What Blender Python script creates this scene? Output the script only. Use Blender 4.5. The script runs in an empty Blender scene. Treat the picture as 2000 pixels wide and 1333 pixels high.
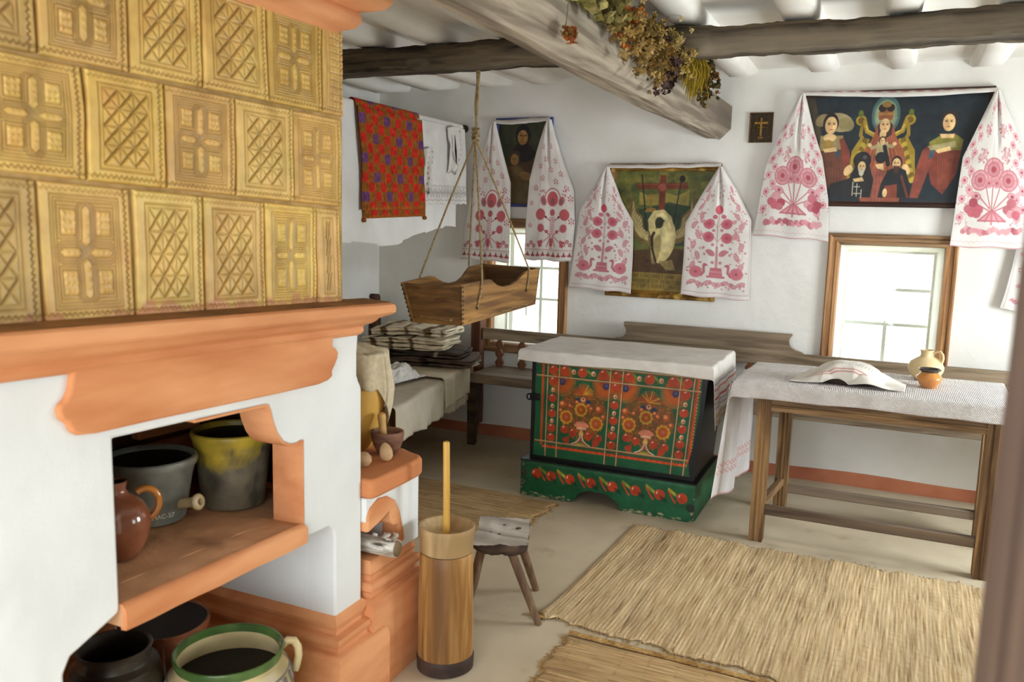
import bpy, math, random
import numpy as np
from mathutils import Vector, Matrix
R = math.radians
PI = math.pi
rng = random.Random(7)
nrng = np.random.default_rng(11)
C = bpy.context.scene.collection
scene = bpy.context.scene

# ------------------------------------------------------------------ camera calibration
F = 1640.0
CAMH = 1.5
_y, _p, _r = R(24.0), R(8.2), R(1.5)
FW = np.array([-math.sin(_y)*math.cos(_p), math.cos(_y)*math.cos(_p), -math.sin(_p)])
_rt = np.array([math.cos(_y), math.sin(_y), 0.0])
_up = np.cross(_rt, FW)
RT = math.cos(_r)*_rt + math.sin(_r)*_up
UP = -math.sin(_r)*_rt + math.cos(_r)*_up
CP = np.array([0, 0, CAMH])
def _ray(x, y): return FW + RT*(x-1000)/F - UP*(y-666.5)/F
def _on(x, y, ax, v):
    d = _ray(x, y); return CP + d*((v-CP[ax])/d[ax])
def oX(x, y, v): return _on(x, y, 0, v)     # point of the plane X = v seen at photo position x, y
def oY(x, y, v): return _on(x, y, 1, v)
def oZ(x, y, v): return _on(x, y, 2, v)

# ------------------------------------------------------------------ colour / materials
def lin(c):
    c = np.array(c, float)/255.0
    return np.where(c <= 0.04045, c/12.92, ((c+0.055)/1.055)**2.4)
def L4(c): return (*[float(v) for v in lin(c)], 1.0)
_mats = {}
def M(name, c1, c2=None, scale=6, stretch=(1, 1, 1), rough=.8, bump=.15, bscale=None, bdist=.01, metal=0, spec=.3,
      attr=False, detail=6, lo=.35, hi=.65, c3=None, scale3=2.0, lo3=.5, hi3=.7, sheen=0, coat=0, bstretch=None, dist=0.0):
    if name in _mats: return _mats[name]
    m = bpy.data.materials.new(name); m.use_nodes = True
    nt = m.node_tree; N = nt.nodes; K = nt.links
    b = N['Principled BSDF']
    b.inputs['Roughness'].default_value = rough
    b.inputs['Metallic'].default_value = metal
    b.inputs['Specular IOR Level'].default_value = spec
    if sheen: b.inputs['Sheen Weight'].default_value = sheen
    if coat: b.inputs['Coat Weight'].default_value = coat; b.inputs['Coat Roughness'].default_value = .08
    tc = N.new('ShaderNodeTexCoord')
    def noise(sc, st, det=detail, ds=0.0):
        mp = N.new('ShaderNodeMapping'); mp.inputs['Scale'].default_value = st
        K.new(tc.outputs['Object'], mp.inputs['Vector'])
        n = N.new('ShaderNodeTexNoise'); n.inputs['Scale'].default_value = sc; n.inputs['Detail'].default_value = det
        n.inputs['Distortion'].default_value = ds
        K.new(mp.outputs['Vector'], n.inputs['Vector'])
        return n
    def ramp(n, a, bb):
        r = N.new('ShaderNodeMapRange'); r.inputs['From Min'].default_value = a; r.inputs['From Max'].default_value = bb
        K.new(n.outputs['Fac'], r.inputs['Value']); return r
    def mix(fac, a, bb, mode='MIX'):
        x = N.new('ShaderNodeMix'); x.data_type = 'RGBA'; x.blend_type = mode
        if hasattr(fac, 'name'): K.new(fac, x.inputs[0])
        else: x.inputs[0].default_value = fac
        for s, v in ((6, a), (7, bb)):
            if hasattr(v, 'name'): K.new(v, x.inputs[s])
            else: x.inputs[s].default_value = v
        return x.outputs[2]
    col = L4(c1)
    if c2 is not None:
        n1 = noise(scale, stretch, ds=dist)
        col = mix(ramp(n1, lo, hi).outputs[0], L4(c1), L4(c2))
    if c3 is not None:
        n3 = noise(scale3, stretch)
        col = mix(ramp(n3, lo3, hi3).outputs[0], col, L4(c3))
    if attr:
        at = N.new('ShaderNodeAttribute'); at.attribute_name = 'Col'
        col = mix(1.0, at.outputs['Color'], col, 'MULTIPLY')
    if hasattr(col, 'name'): K.new(col, b.inputs['Base Color'])
    else: b.inputs['Base Color'].default_value = col
    if bump:
        nb = noise(bscale or scale*2.5, bstretch or stretch, 5)
        bp = N.new('ShaderNodeBump'); bp.inputs['Strength'].default_value = bump; bp.inputs['Distance'].default_value = bdist
        K.new(nb.outputs['Fac'], bp.inputs['Height']); K.new(bp.outputs['Normal'], b.inputs['Normal'])
    _mats[name] = m
    return m
def wood(name, c1, c2, axis='X', scale=9, rough=.65, bump=.35, c3=None, spec=.3, lo=.37, hi=.61, attr=False):
    st = {'X': (.07, 1, 1), 'Y': (1, .07, 1), 'Z': (1, 1, .07)}[axis]
    return M(name, c1, c2, scale=scale*3, stretch=st, rough=rough, bump=bump, bscale=scale*7, bdist=.004, c3=c3, spec=spec,
             lo=lo, hi=hi, dist=.6, attr=attr, scale3=4)
def glass_mat():
    m = bpy.data.materials.new('window_glass'); m.use_nodes = True
    nt = m.node_tree; nt.nodes.clear()
    o = nt.nodes.new('ShaderNodeOutputMaterial'); t = nt.nodes.new('ShaderNodeBsdfTransparent'); g = nt.nodes.new('ShaderNodeBsdfGlossy')
    g.inputs['Roughness'].default_value = .03
    x = nt.nodes.new('ShaderNodeMixShader'); x.inputs[0].default_value = .05
    t.inputs[0].default_value = (.96, .98, .98, 1)
    nt.links.new(t.outputs[0], x.inputs[1]); nt.links.new(g.outputs[0], x.inputs[2]); nt.links.new(x.outputs[0], o.inputs[0])
    return m

# ------------------------------------------------------------------ objects
def tag(o, label=None, cat=None, group=None, kind=None):
    if label: o['label'] = label
    if cat: o['category'] = cat
    if group: o['group'] = group
    if kind: o['kind'] = kind
    return o
def thing(name, label, cat, loc, group=None):
    o = bpy.data.objects.new(name, None); C.objects.link(o)
    o.location = tuple(float(v) for v in loc); o.empty_display_size = .05
    return tag(o, label, cat, group)
def worldloc(o):
    v = Vector((0, 0, 0))
    while o is not None:
        v += o.location; o = o.parent
    return v
def link(name, V, Fc, mat, parent=None, smooth=True, angle=40, bevel=0, segs=2, cols=None, solid=0, origin=None, sub=0):
    V = np.asarray(V, float).reshape(-1, 3)
    if parent is not None: org = np.array(worldloc(parent))
    elif origin is not None: org = np.array(origin, float)
    else:
        lo, hi = V.min(0), V.max(0); org = np.array([(lo[0]+hi[0])/2, (lo[1]+hi[1])/2, lo[2]])
    me = bpy.data.meshes.new(name)
    W = V-org
    if isinstance(Fc, np.ndarray):
        n = len(Fc); k = Fc.shape[1]
        me.vertices.add(len(W)); me.vertices.foreach_set('co', W.astype(np.float32).ravel())
        me.loops.add(n*k); me.loops.foreach_set('vertex_index', Fc.astype(np.int32).ravel())
        me.polygons.add(n); me.polygons.foreach_set('loop_start', np.arange(0, n*k, k, dtype=np.int32))
        me.update(calc_edges=True); me.validate()
    else:
        me.from_pydata([tuple(v) for v in W], [], [tuple(f) for f in Fc]); me.validate()
    if cols is not None:
        a = me.color_attributes.new('Col', 'FLOAT_COLOR', 'POINT')
        cc = np.ones((len(W), 4), np.float32); cc[:, :3] = np.asarray(cols).reshape(-1, 3)
        a.data.foreach_set('color', cc.ravel())
    me.materials.append(mat)
    o = bpy.data.objects.new(name, me); C.objects.link(o)
    if parent is not None: o.parent = parent
    else: o.location = tuple(org)
    if smooth:
        me.polygons.foreach_set('use_smooth', [True]*len(me.polygons))
        if angle < 180: me.set_sharp_from_angle(angle=R(angle))
    if bevel:
        b = o.modifiers.new('bevel', 'BEVEL'); b.width = bevel; b.segments = segs; b.limit_method = 'ANGLE'; b.angle_limit = R(30)
    if sub:
        s = o.modifiers.new('sub', 'SUBSURF'); s.levels = sub; s.render_levels = sub
    if solid:
        s = o.modifiers.new('solid', 'SOLIDIFY'); s.thickness = solid; s.offset = 0
    return o
class MB:
    def __init__(self): self.v = []; self.f = []; self.c = []
    def add(self, V, Fc, col=None):
        b = len(self.v); V = [tuple(float(q) for q in p) for p in V]
        self.v += V; self.f += [tuple(b+i for i in f) for f in Fc]
        self.c += [col if col is not None else (1, 1, 1)]*len(V)
        return self
    def box(self, x0, x1, y0, y1, z0, z1, col=None):
        V = [(x, y, z) for z in (z0, z1) for y in (y0, y1) for x in (x0, x1)]
        return self.add(V, [(0, 2, 3, 1), (4, 5, 7, 6), (0, 1, 5, 4), (2, 6, 7, 3), (0, 4, 6, 2), (1, 3, 7, 5)], col)
    def hexa(self, P, col=None):      # 8 points: bottom ring 4, top ring 4
        return self.add(P, [(0, 3, 2, 1), (4, 5, 6, 7), (0, 1, 5, 4), (1, 2, 6, 5), (2, 3, 7, 6), (3, 0, 4, 7)], col)
    def bar(self, a, b, w, h=None, up=(0, 0, 1), col=None):
        a, b = Vector(a), Vector(b); h = h or w
        d = (b-a).normalized(); s = d.cross(Vector(up))
        if s.length < 1e-4: s = d.cross(Vector((1, 0, 0)))
        s.normalize(); u = s.cross(d)
        P = [p+s*(i*w/2)+u*(j*h/2) for p in (a, b) for i, j in ((-1, -1), (1, -1), (1, 1), (-1, 1))]
        return self.hexa(P, col)
    def prism(self, poly, ax, d0, d1, col=None):   # poly in the other two axes (cyclic order kept)
        n = len(poly)
        def mk(p, d):
            return {0: (d, p[0], p[1]), 1: (p[0], d, p[1]), 2: (p[0], p[1], d)}[ax]
        V = [mk(p, d0) for p in poly]+[mk(p, d1) for p in poly]
        Fc = [tuple(range(n))[::-1], tuple(range(n, 2*n))]+[(i, (i+1) % n, n+(i+1) % n, n+i) for i in range(n)]
        return self.add(V, Fc, col)
    def tube(self, pts, r, n=10, cap=True, col=None):
        pts = [Vector(p) for p in pts]; k = len(pts)
        rs = r if hasattr(r, '__len__') else [r]*k
        t0 = (pts[1]-pts[0]).normalized()
        ref = Vector((0, 0, 1)) if abs(t0.z) < .9 else Vector((1, 0, 0))
        nrm = t0.cross(ref).normalized(); V = []
        for i, p in enumerate(pts):
            t = (pts[min(i+1, k-1)]-pts[max(i-1, 0)]).normalized()
            nrm = (nrm-t*nrm.dot(t)).normalized(); bn = t.cross(nrm)
            for j in range(n):
                a = 2*PI*j/n; V.append(p+(nrm*math.cos(a)+bn*math.sin(a))*rs[i])
        Fc = [(i*n+j, i*n+(j+1) % n, (i+1)*n+(j+1) % n, (i+1)*n+j) for i in range(k-1) for j in range(n)]
        if cap: Fc += [tuple(range(n))[::-1], tuple(range((k-1)*n, k*n))]
        return self.add(V, Fc, col)
    def lathe(self, prof, c, n=48, axis=None, wob=0, seed=0, cap=True):
        c = Vector(c); V = []; ph = seed*1.7
        q = Vector((0, 0, 1)).rotation_difference(Vector(axis).normalized()) if axis else None
        for r, z in prof:
            for j in range(n):
                a = 2*PI*j/n; rr = r*(1+wob*math.sin(2*a+ph)+wob*.6*math.sin(3*a+ph*2+z*9))
                p = Vector((rr*math.cos(a), rr*math.sin(a), z))
                if q: p = q @ p
                V.append(c+p)
        k = len(prof)
        Fc = [(i*n+j, i*n+(j+1) % n, (i+1)*n+(j+1) % n, (i+1)*n+j) for i in range(k-1) for j in range(n)]
        if cap and prof[0][0] > 1e-5: Fc.append(tuple(range(n))[::-1])
        if cap and prof[-1][0] > 1e-5: Fc.append(tuple(range((k-1)*n, k*n)))
        return self.add(V, Fc)
    def rings(self, rings, closed=True, cap=True):  # loft of equally long rings
        n = len(rings[0]); V = [p for r in rings for p in r]; k = len(rings)
        rg = range(n) if closed else range(n-1)
        Fc = [(i*n+j, i*n+(j+1) % n, (i+1)*n+(j+1) % n, (i+1)*n+j) for i in range(k-1) for j in rg]
        if cap: Fc += [tuple(range(n))[::-1], tuple(range((k-1)*n, k*n))]
        return self.add(V, Fc)
    def build(self, name, mat, parent=None, cols=False, **kw):
        return link(name, self.v, self.f, mat, parent, cols=self.c if cols else None, **kw)
def gridF(nv, nu):
    i = np.arange(nv-1)[:, None]*nu+np.arange(nu-1)[None, :]
    return np.stack([i, i+1, i+nu+1, i+nu], -1).reshape(-1, 4)
def gridobj(name, P, mat, parent=None, cols=None, solid=0, flip=False, **kw):
    nv, nu = P.shape[:2]; Fc = gridF(nv, nu)
    if flip: Fc = Fc[:, ::-1].copy()
    return link(name, P.reshape(-1, 3), Fc, mat, parent, cols=None if cols is None else cols.reshape(-1, 3), solid=solid, angle=180, **kw)
def frame_loft(x0, x1, z0, z1, prof, Y):
    """four mitred mouldings; prof = list of (inset, y offset)"""
    out = []
    cs = lambda i: [(x0+i, z0+i), (x1-i, z0+i), (x1-i, z1-i), (x0+i, z1-i)]
    for k in range(4):
        V = []
        for i, yo in prof:
            q = cs(i); a, b = q[k], q[(k+1) % 4]
            V += [(a[0], Y+yo, a[1]), (b[0], Y+yo, b[1])]
        n = len(prof)
        Fc = [(2*i, 2*i+1, 2*i+3, 2*i+2) for i in range(n-1)]
        Fc += [tuple(range(0, 2*n, 2)), tuple(range(1, 2*n, 2))[::-1], (0, 2*n-2, 2*n-1, 1)]
        out.append(MB().add(V, Fc))
    return out      # bottom, right, top, left
def interp(pts, t):
    """polyline (n,2) sampled by cumulative y"""
    pts = np.asarray(pts, float)
    d = np.r_[0, np.cumsum(np.hypot(*np.diff(pts, axis=0).T))]; d /= d[-1]
    return np.stack([np.interp(t, d, pts[:, k]) for k in range(pts.shape[1])], -1)
def smooth_noise(nv, nu, cells, seed, octaves=3):
    g = np.random.default_rng(seed); out = np.zeros((nv, nu)); amp = 1
    for o in range(octaves):
        cy, cx = max(2, int(cells[0]*2**o)), max(2, int(cells[1]*2**o))
        a = g.standard_normal((cy+2, cx+2))
        y = np.linspace(0, cy, nv); x = np.linspace(0, cx, nu)
        yi = np.floor(y).astype(int); xi = np.floor(x).astype(int)
        fy = (y-yi)[:, None]; fx = (x-xi)[None]; fy = fy*fy*(3-2*fy); fx = fx*fx*(3-2*fx)
        out += amp*((a[yi][:, xi]*(1-fx)+a[yi][:, xi+1]*fx)*(1-fy)+(a[yi+1][:, xi]*(1-fx)+a[yi+1][:, xi+1]*fx)*fy)
        amp *= .5
    return out

# ------------------------------------------------------------------ painted / embroidered surfaces
class Cv:
    """small raster of colours that become the vertex colours of a fine grid"""
    def __init__(self, w, h, bg, sx=1.0, sy=1.0, ox=0.0, oy=0.0):
        self.w, self.h = w, h; self.a = np.empty((h, w, 3)); self.a[:] = lin(bg)
        self.sx, self.sy, self.ox, self.oy = sx, sy, ox, oy
        self.yy, self.xx = np.mgrid[0:h, 0:w].astype(float)
    def q(self, x, y): return (x-self.ox)*self.sx, (y-self.oy)*self.sy
    def _put(self, x0, x1, y0, y1, fn, col, alpha):
        x0 = max(0, int(x0)-1); x1 = min(self.w, int(x1)+3); y0 = max(0, int(y0)-1); y1 = min(self.h, int(y1)+3)
        if x0 >= x1 or y0 >= y1: return
        s = (slice(y0, y1), slice(x0, x1))
        k = np.clip(.5-fn(self.xx[s], self.yy[s]), 0, 1)[..., None]*alpha
        self.a[s] = self.a[s]*(1-k)+lin(col)*k
    def ell(self, x, y, rx, ry, col, rot=0, alpha=1, ring=0):
        x, y = self.q(x, y); rx *= self.sx; ry *= self.sy; m = max(rx, ry)+ring*self.sx
        c, s = math.cos(R(rot)), math.sin(R(rot)); mm = max(.3, min(rx, ry))
        def fn(X, Y):
            u = ((X-x)*c+(Y-y)*s)/max(rx, .01); v = (-(X-x)*s+(Y-y)*c)/max(ry, .01)
            d = (np.sqrt(u*u+v*v)-1)*mm
            return np.abs(d)-ring*self.sx/2 if ring else d
        self._put(x-m, x+m, y-m, y+m, fn, col, alpha); return self
    def line(self, pts, w, col, alpha=1):
        pts = [self.q(*p) for p in pts]; w = w*self.sx/2
        for (ax, ay), (bx, by) in zip(pts[:-1], pts[1:]):
            dx, dy = bx-ax, by-ay; l2 = dx*dx+dy*dy+1e-9
            def fn(X, Y):
                t = np.clip(((X-ax)*dx+(Y-ay)*dy)/l2, 0, 1)
                return np.hypot(X-ax-t*dx, Y-ay-t*dy)-w
            self._put(min(ax, bx)-w, max(ax, bx)+w, min(ay, by)-w, max(ay, by)+w, fn, col, alpha)
        return self
    def poly(self, pts, col, alpha=1):
        P = [self.q(*p) for p in pts]; n = len(P)
        def fn(X, Y):
            ins = np.zeros(X.shape, bool); dm = np.full(X.shape, 1e9)
            for i in range(n):
                (ax, ay), (bx, by) = P[i], P[(i+1) % n]
                if ay != by:
                    c = ((ay > Y) != (by > Y)) & (X < (bx-ax)*(Y-ay)/(by-ay)+ax); ins ^= c
                dx, dy = bx-ax, by-ay; l2 = dx*dx+dy*dy+1e-9
                t = np.clip(((X-ax)*dx+(Y-ay)*dy)/l2, 0, 1)
                dm = np.minimum(dm, np.hypot(X-ax-t*dx, Y-ay-t*dy))
            return np.where(ins, -dm, dm)
        xs = [p[0] for p in P]; ys = [p[1] for p in P]
        self._put(min(xs), max(xs), min(ys), max(ys), fn, col, alpha); return self
    def grain(self, amt, seed=1, cells=(6, 6)):
        n = smooth_noise(self.h, self.w, cells, seed, 5)
        self.a *= np.clip(1+amt*n, .2, 2)[..., None]; return self
    def get(self): return np.clip(self.a, 0, 1)
# ------------------------------------------------------------------ materials of the room
m_lime = M('limewash', (236, 235, 231), (224, 222, 215), scale=2.2, rough=.9, bump=.35, bscale=4, bdist=.05, c3=(214, 209, 198), scale3=1.1, lo3=.58, hi3=.8)
m_limec = M('limewash_ceiling', (238, 236, 231), (226, 222, 213), scale=2.5, rough=.9, bump=.3, bscale=5, bdist=.03)
m_floor = M('clay_floor', (204, 190, 164), (186, 172, 146), scale=3, rough=.75, bump=.18, bscale=9, bdist=.02, c3=(168, 152, 128), scale3=7, lo3=.62, hi3=.8, spec=.3)
m_terraband = M('terracotta_wash', (190, 122, 90), (172, 104, 76), scale=6, rough=.9)
m_beamgrey = wood('weathered_grey_wood', (172, 160, 142), (124, 112, 97), 'Y', scale=9, rough=.85, bump=.5, c3=(100, 89, 77), lo=.38, hi=.6)
m_beamdark = wood('dark_rough_wood', (104, 90, 70), (38, 31, 24), 'X', scale=10, rough=.85, bump=1.0, c3=(140, 128, 110), lo=.32)
m_casX = wood('window_casing_wood_x', (166, 132, 98), (110, 82, 56), 'X', scale=11)
m_casZ = wood('window_casing_wood_z', (188, 144, 98), (134, 94, 60), 'Z', scale=11)
m_sash = M('white_sash_paint', (232, 232, 222), (218, 216, 204), scale=8, rough=.6, bump=.1)
m_glass = glass_mat()

def S(o): return tag(o, kind='structure')
YW, XL, XR = 5.2, -3.39, 1.62
ZC = 2.405
# windows of the back wall (outer casing measures) and of the right wall
WIN = [(-2.53, -1.922, .60, 1.511), (-.330, .337, .60, 1.475)]
RWIN = [(3.50, 4.50, .78, 1.66), (2.15, 2.75, .85, 1.60)]
INS = .066
def wall_holes(u0, u1, holes, z1):
    """list of (u0,u1,z0,z1) blocks around holes"""
    out = []; u = u0
    for a, b, c, d in sorted(holes):
        out += [(u, a, 0, z1), (a, b, 0, c), (a, b, d, z1)]; u = b
    out.append((u, u1, 0, z1)); return out
mb = MB()
for a, b, c, d in wall_holes(XL-.3, XR+.3, [(w[0]+INS, w[1]-INS, w[2]+INS, w[3]-INS) for w in WIN], ZC+.15): mb.box(a, b, YW, YW+.34, c, d)
S(mb.build('wall_back', m_lime, smooth=False))
S(MB().box(XL-.3, XL, -1.3, YW, 0, ZC+.15).build('wall_left', m_lime, smooth=False))
mb = MB()
for a, b, c, d in wall_holes(-1.3, YW, RWIN, ZC+.15): mb.box(XR, XR+.3, a, b, c, d)
S(mb.build('wall_right', m_lime, smooth=False))
mb = MB()
mb.box(.20, XR, .52, .70, 0, ZC+.15); mb.box(XL, XR, -1.3, -1.2, 2.05, ZC+.15)
mb.box(XL, -1.5, -1.3, -1.2, 0, 2.05); mb.box(.6, XR, -1.3, -1.2, 0, 2.05)
S(mb.build('wall_front', m_lime, smooth=False))
S(MB().box(XL-.3, XR+.3, -1.4, YW+.34, -.12, 0).build('floor', m_floor, smooth=False))
# lime-washed ceiling with its joists
ce = S(MB().box(XL-.3, XR+.3, -1.4, YW+.34, ZC, ZC+.15).build('ceiling', m_limec, smooth=False))
for i, x in enumerate((-3.28, -2.89, -2.51, -2.13, -1.75, -1.36, -.93, -.49, -.10, .30, .69, 1.08, 1.45)):
    w = .15+rng.uniform(-.012, .012); n = 26
    r = []
    for k in range(n):
        y = -1.2+(YW+1.2)*k/(n-1); a = .006*math.sin(k*.9+i*2.1)+.004*math.sin(k*2.1+i); zz = 2.33+.006*math.sin(k*.7+i*1.3)
        if y > YW-.10: zz += (y-(YW-.10))**2*4
        r.append([(x+a, y, ZC+.02), (x+.004+a, y, zz+.02), (x+.022+a, y, zz), (x+w-.022+a, y, zz), (x+w-.004+a, y, zz+.02), (x+w+a, y, ZC+.02)])
    MB().rings(r).build('joist', m_limec, ce, angle=75)
# painted clay band along the foot of the walls
def band(y0, x0, x1, seed):
    r = []; n = 50
    for k in range(n):
        x = x0+(x1-x0)*k/(n-1); h = .075+.006*math.sin(k*.6+seed)
        r.append([(x, YW+.01, 0), (x, YW-.012, 0), (x, YW-.010, h-.008), (x, YW-.004, h), (x, YW+.01, h)])
    return MB().rings(r)
S(band(YW, XL, XR, 1).build('baseboard_back', m_terraband))
S(MB().box(XL, XL+.012, 2.3, YW, 0, .075).build('baseboard_left', m_terraband))

def window(n, w):
    x0, x1, z0, z1 = w
    root = thing('window_%d' % n, None, None, ((x0+x1)/2, YW, z0)); S(root)
    prof = [(0, .01), (0, -.028), (.008, -.034), (.018, -.030), (.022, -.022), (.040, -.020), (.044, -.026), (.060, -.022), (.066, -.010), (.068, .04)]
    for k, m in enumerate(frame_loft(x0, x1, z0, z1, prof, YW)):
        m.build('casing', m_casX if k in (0, 2) else m_casZ, root, angle=25)
    for m in frame_loft(x0, x1, z0, z1, [(.0665, .02), (.072, .03), (.100, .15), (.100, .19)], YW):
        m.build('jamb_lining', m_sash, root, angle=25)
    # inner pane in its frame, outer sash with glazing bars
    i = .098
    for m in frame_loft(x0, x1, z0, z1, [(i-.002, .15), (i, .145), (i+.012, .145), (i+.012, .17)], YW): m.build('sash', m_sash, root, angle=25)
    MB().box(x0+i+.005, x1-i-.005, YW+.158, YW+.162, z0+i+.005, z1-i-.005).build('pane', m_glass, root, smooth=False)
    for m in frame_loft(x0+.05, x1-.05, z0+.05, z1-.05, [(0, .27), (.045, .27), (.045, .30), (0, .30)], YW): m.build('outer_sash', m_sash, root, angle=25)
    xm = (x0+x1)/2
    MB().box(xm-.011, xm+.011, YW+.275, YW+.295, z0+.095, z1-.095).build('glazing_bar', m_sash, root, bevel=.003)
    for t in (.36, .66):
        zz = z0+.09+(z1-z0-.18)*t
        MB().box(x0+.095, x1-.095, YW+.276, YW+.294, zz-.010, zz+.010).build('glazing_bar', m_sash, root, bevel=.003)
for k, w in enumerate(WIN): window(k+1, w)
for k, (a, b, c, d) in enumerate(RWIN):      # side windows (outside the frame) that light the room
    root = S(thing('window_%d' % (k+3), None, None, (XR, (a+b)/2, c)))
    MB().box(XR+.1, XR+.15, a, a+.05, c, d).box(XR+.1, XR+.15, b-.05, b, c, d).box(XR+.1, XR+.15, a+.05, b-.05, c, c+.05).box(XR+.1, XR+.15, a+.05, b-.05, d-.05, d).build('sash', m_sash, root, smooth=False)
    MB().box(XR+.105, XR+.145, (a+b)/2-.015, (a+b)/2+.015, c+.05, d-.05).build('glazing_bar', m_sash, root, smooth=False)
    MB().box(XR+.123, XR+.127, a+.04, b-.04, c+.04, d-.04).build('pane', m_glass, root, smooth=False)
# the doorway the view is taken from: wooden jamb close by on the right
m_jamb = wood('door_jamb_wood', (134, 112, 98), (96, 78, 70), 'Z', scale=5, rough=.7)
dj = S(thing('door_1', None, None, (.14, .6, 0)))
P0 = oY(1958, 1000, .66)
xj = float(P0[0])
MB().box(xj, .24, .50, .72, 0, 2.05).build('jamb', m_jamb, dj, bevel=.008)
MB().box(xj+.012, xj+.03, .49, .50, 0, 2.05).build('stop_strip', m_jamb, dj, bevel=.004)
MB().box(xj-.0, .6, .50, .72, 2.05, 2.12).build('head', m_jamb, dj, bevel=.006)

# yard outside, pale and bright
m_yard = M('pale_yard', (232, 230, 216), (206, 212, 186), scale=.5, rough=.95, bump=0)
S(MB().box(-40, 40, YW+.6, 60, -.5, -.4).build('ground', m_yard, smooth=False))

# ------------------------------------------------------------------ ceiling beams
lb = thing('ceiling_beam', 'thick pale grey wooden beam running to the back wall with dried flowers on it', 'beam', (-1.0, 2.2, 2.01), 'ceiling beams')
r = []; n = 90
for k in range(n):
    y = -1.15+(YW+.1+1.15)*k/(n-1)
    g = lambda a, b: .004*math.sin(k*.31*a+b)+.002*math.sin(k*.83*a+2*b)
    r.append([(-1.078+g(1, 0), y, 2.20), (-1.078+g(1, 1), y, 2.03), (-1.064+g(.8, 2), y, 2.012+g(.5, 1)),
              (-1.016, y, 2.010+g(.7, .3)), (-1.0145, y, 2.016), (-1.0125, y, 2.016), (-1.011, y, 2.010+g(.7, .3)),
              (-.985+g(1.2, 3), y, 2.011+g(.6, 2)), (-.948+g(1.1, 4), y, 2.045+g(.9, 3)), (-.930+g(1, 5)*.8, y, 2.07), (-.926+g(.7, 6)*.7, y, 2.20)])
MB().rings(r).build('beam_body', m_beamgrey, lb, angle=30)
db = thing('ceiling_beam', 'dark rough-hewn cross beam just below the white ceiling joists', 'beam', (-1, 3.69, 2.2), 'ceiling beams')
n = 260; ringn = 20; V = np.zeros((n, ringn, 3))
nz = smooth_noise(n, ringn, (60, 5), 5, 4)*.0045+smooth_noise(n, ringn, (9, 2), 6, 2)*.005
for k in range(n):
    x = XL+.002+(XR-XL-.004)*k/(n-1)
    for j in range(ringn):
        a = 2*PI*(j+.5)/ringn; c, s = math.cos(a), math.sin(a)
        e = 5.0; rr = (abs(c)**e+abs(s)**e)**(-1/e)
        y = 3.69+.085*c*rr+nz[k, j]*c; z = 2.262+.062*s*rr+nz[k, j]*s*1.0
        z = max(z, 2.2005) if s < -.5 else z
        V[k, j] = (x, y, min(z, 2.331))
Fc = [(i*ringn+j, i*ringn+(j+1) % ringn, (i+1)*ringn+(j+1) % ringn, (i+1)*ringn+j) for i in range(n-1) for j in range(ringn)]
Fc += [tuple(range(ringn))[::-1], tuple(range((n-1)*ringn, n*ringn))]
link('beam_body', V.reshape(-1, 3), Fc, m_beamdark, db, angle=50)

# ------------------------------------------------------------------ camera, daylight
cam = bpy.data.cameras.new('camera'); co = bpy.data.objects.new('camera', cam); C.objects.link(co)
cam.sensor_width = 36; cam.lens = 36*F/2000; cam.clip_start = .05
mt = Matrix((RT, UP, -FW)).transposed().to_4x4(); mt.translation = Vector(CP); co.matrix_world = mt
cam.dof.use_dof = True; cam.dof.focus_distance = 3.9; cam.dof.aperture_fstop = 4.0
scene.camera = co
w = bpy.data.worlds.new('overcast sky'); scene.world = w; w.use_nodes = True
bg = w.node_tree.nodes['Background']; bg.inputs[0].default_value = (.90, .95, 1.0, 1); bg.inputs[1].default_value = 7.0
def area(name, loc, rot, sx, sy, e, col=(1, 1, 1), portal=False):
    l = bpy.data.lights.new(name, 'AREA'); l.shape = 'RECTANGLE'; l.size = sx; l.size_y = sy; l.energy = e; l.color = col
    o = bpy.data.objects.new(name, l); C.objects.link(o); o.location = loc; o.rotation_euler = rot
    if portal: l.cycles.is_portal = True
    return o
for k, (x0, x1, z0, z1) in enumerate(WIN):
    area('window_daylight_portal', ((x0+x1)/2, YW+.33, (z0+z1)/2), (-PI/2, 0, 0), x1-x0-.1, z1-z0-.1, 1, portal=True)
for k, (a, b, c, d) in enumerate(RWIN):
    area('side_window_portal', (XR+.28, (a+b)/2, (c+d)/2), (0, PI/2, 0), d-c, b-a, 1, portal=True)
area('doorway_portal', (-.45, -1.32, 1.02), (PI/2, 0, 0), 2.1, 2.05, 1, portal=True)
SIDE = [82, 9]
for k, (a, b, c, d) in enumerate(RWIN):
    area('side_window_daylight', (XR+.27, (a+b)/2, (c+d)/2), (0, PI/2, 0), d-c, b-a, SIDE[k], (.95, .975, 1))
area('doorway_daylight', (-.45, -1.30, 1.02), (PI/2, 0, 0), 2.1, 2.0, 14, (1, .99, .97))
scene.view_settings.view_transform = 'Standard'; scene.view_settings.look = 'None'
scene.view_settings.exposure = 0.06; scene.view_settings.gamma = 1.0; scene.view_settings.use_curve_mapping = False
scene.cycles.use_denoising = True
scene.cycles.max_bounces = 10; scene.cycles.diffuse_bounces = 6; scene.cycles.glossy_bounces = 3; scene.cycles.transparent_max_bounces = 12
scene.cycles.caustics_reflective = False; scene.cycles.caustics_refractive = False; scene.cycles.sample_clamp_indirect = 6
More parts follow.
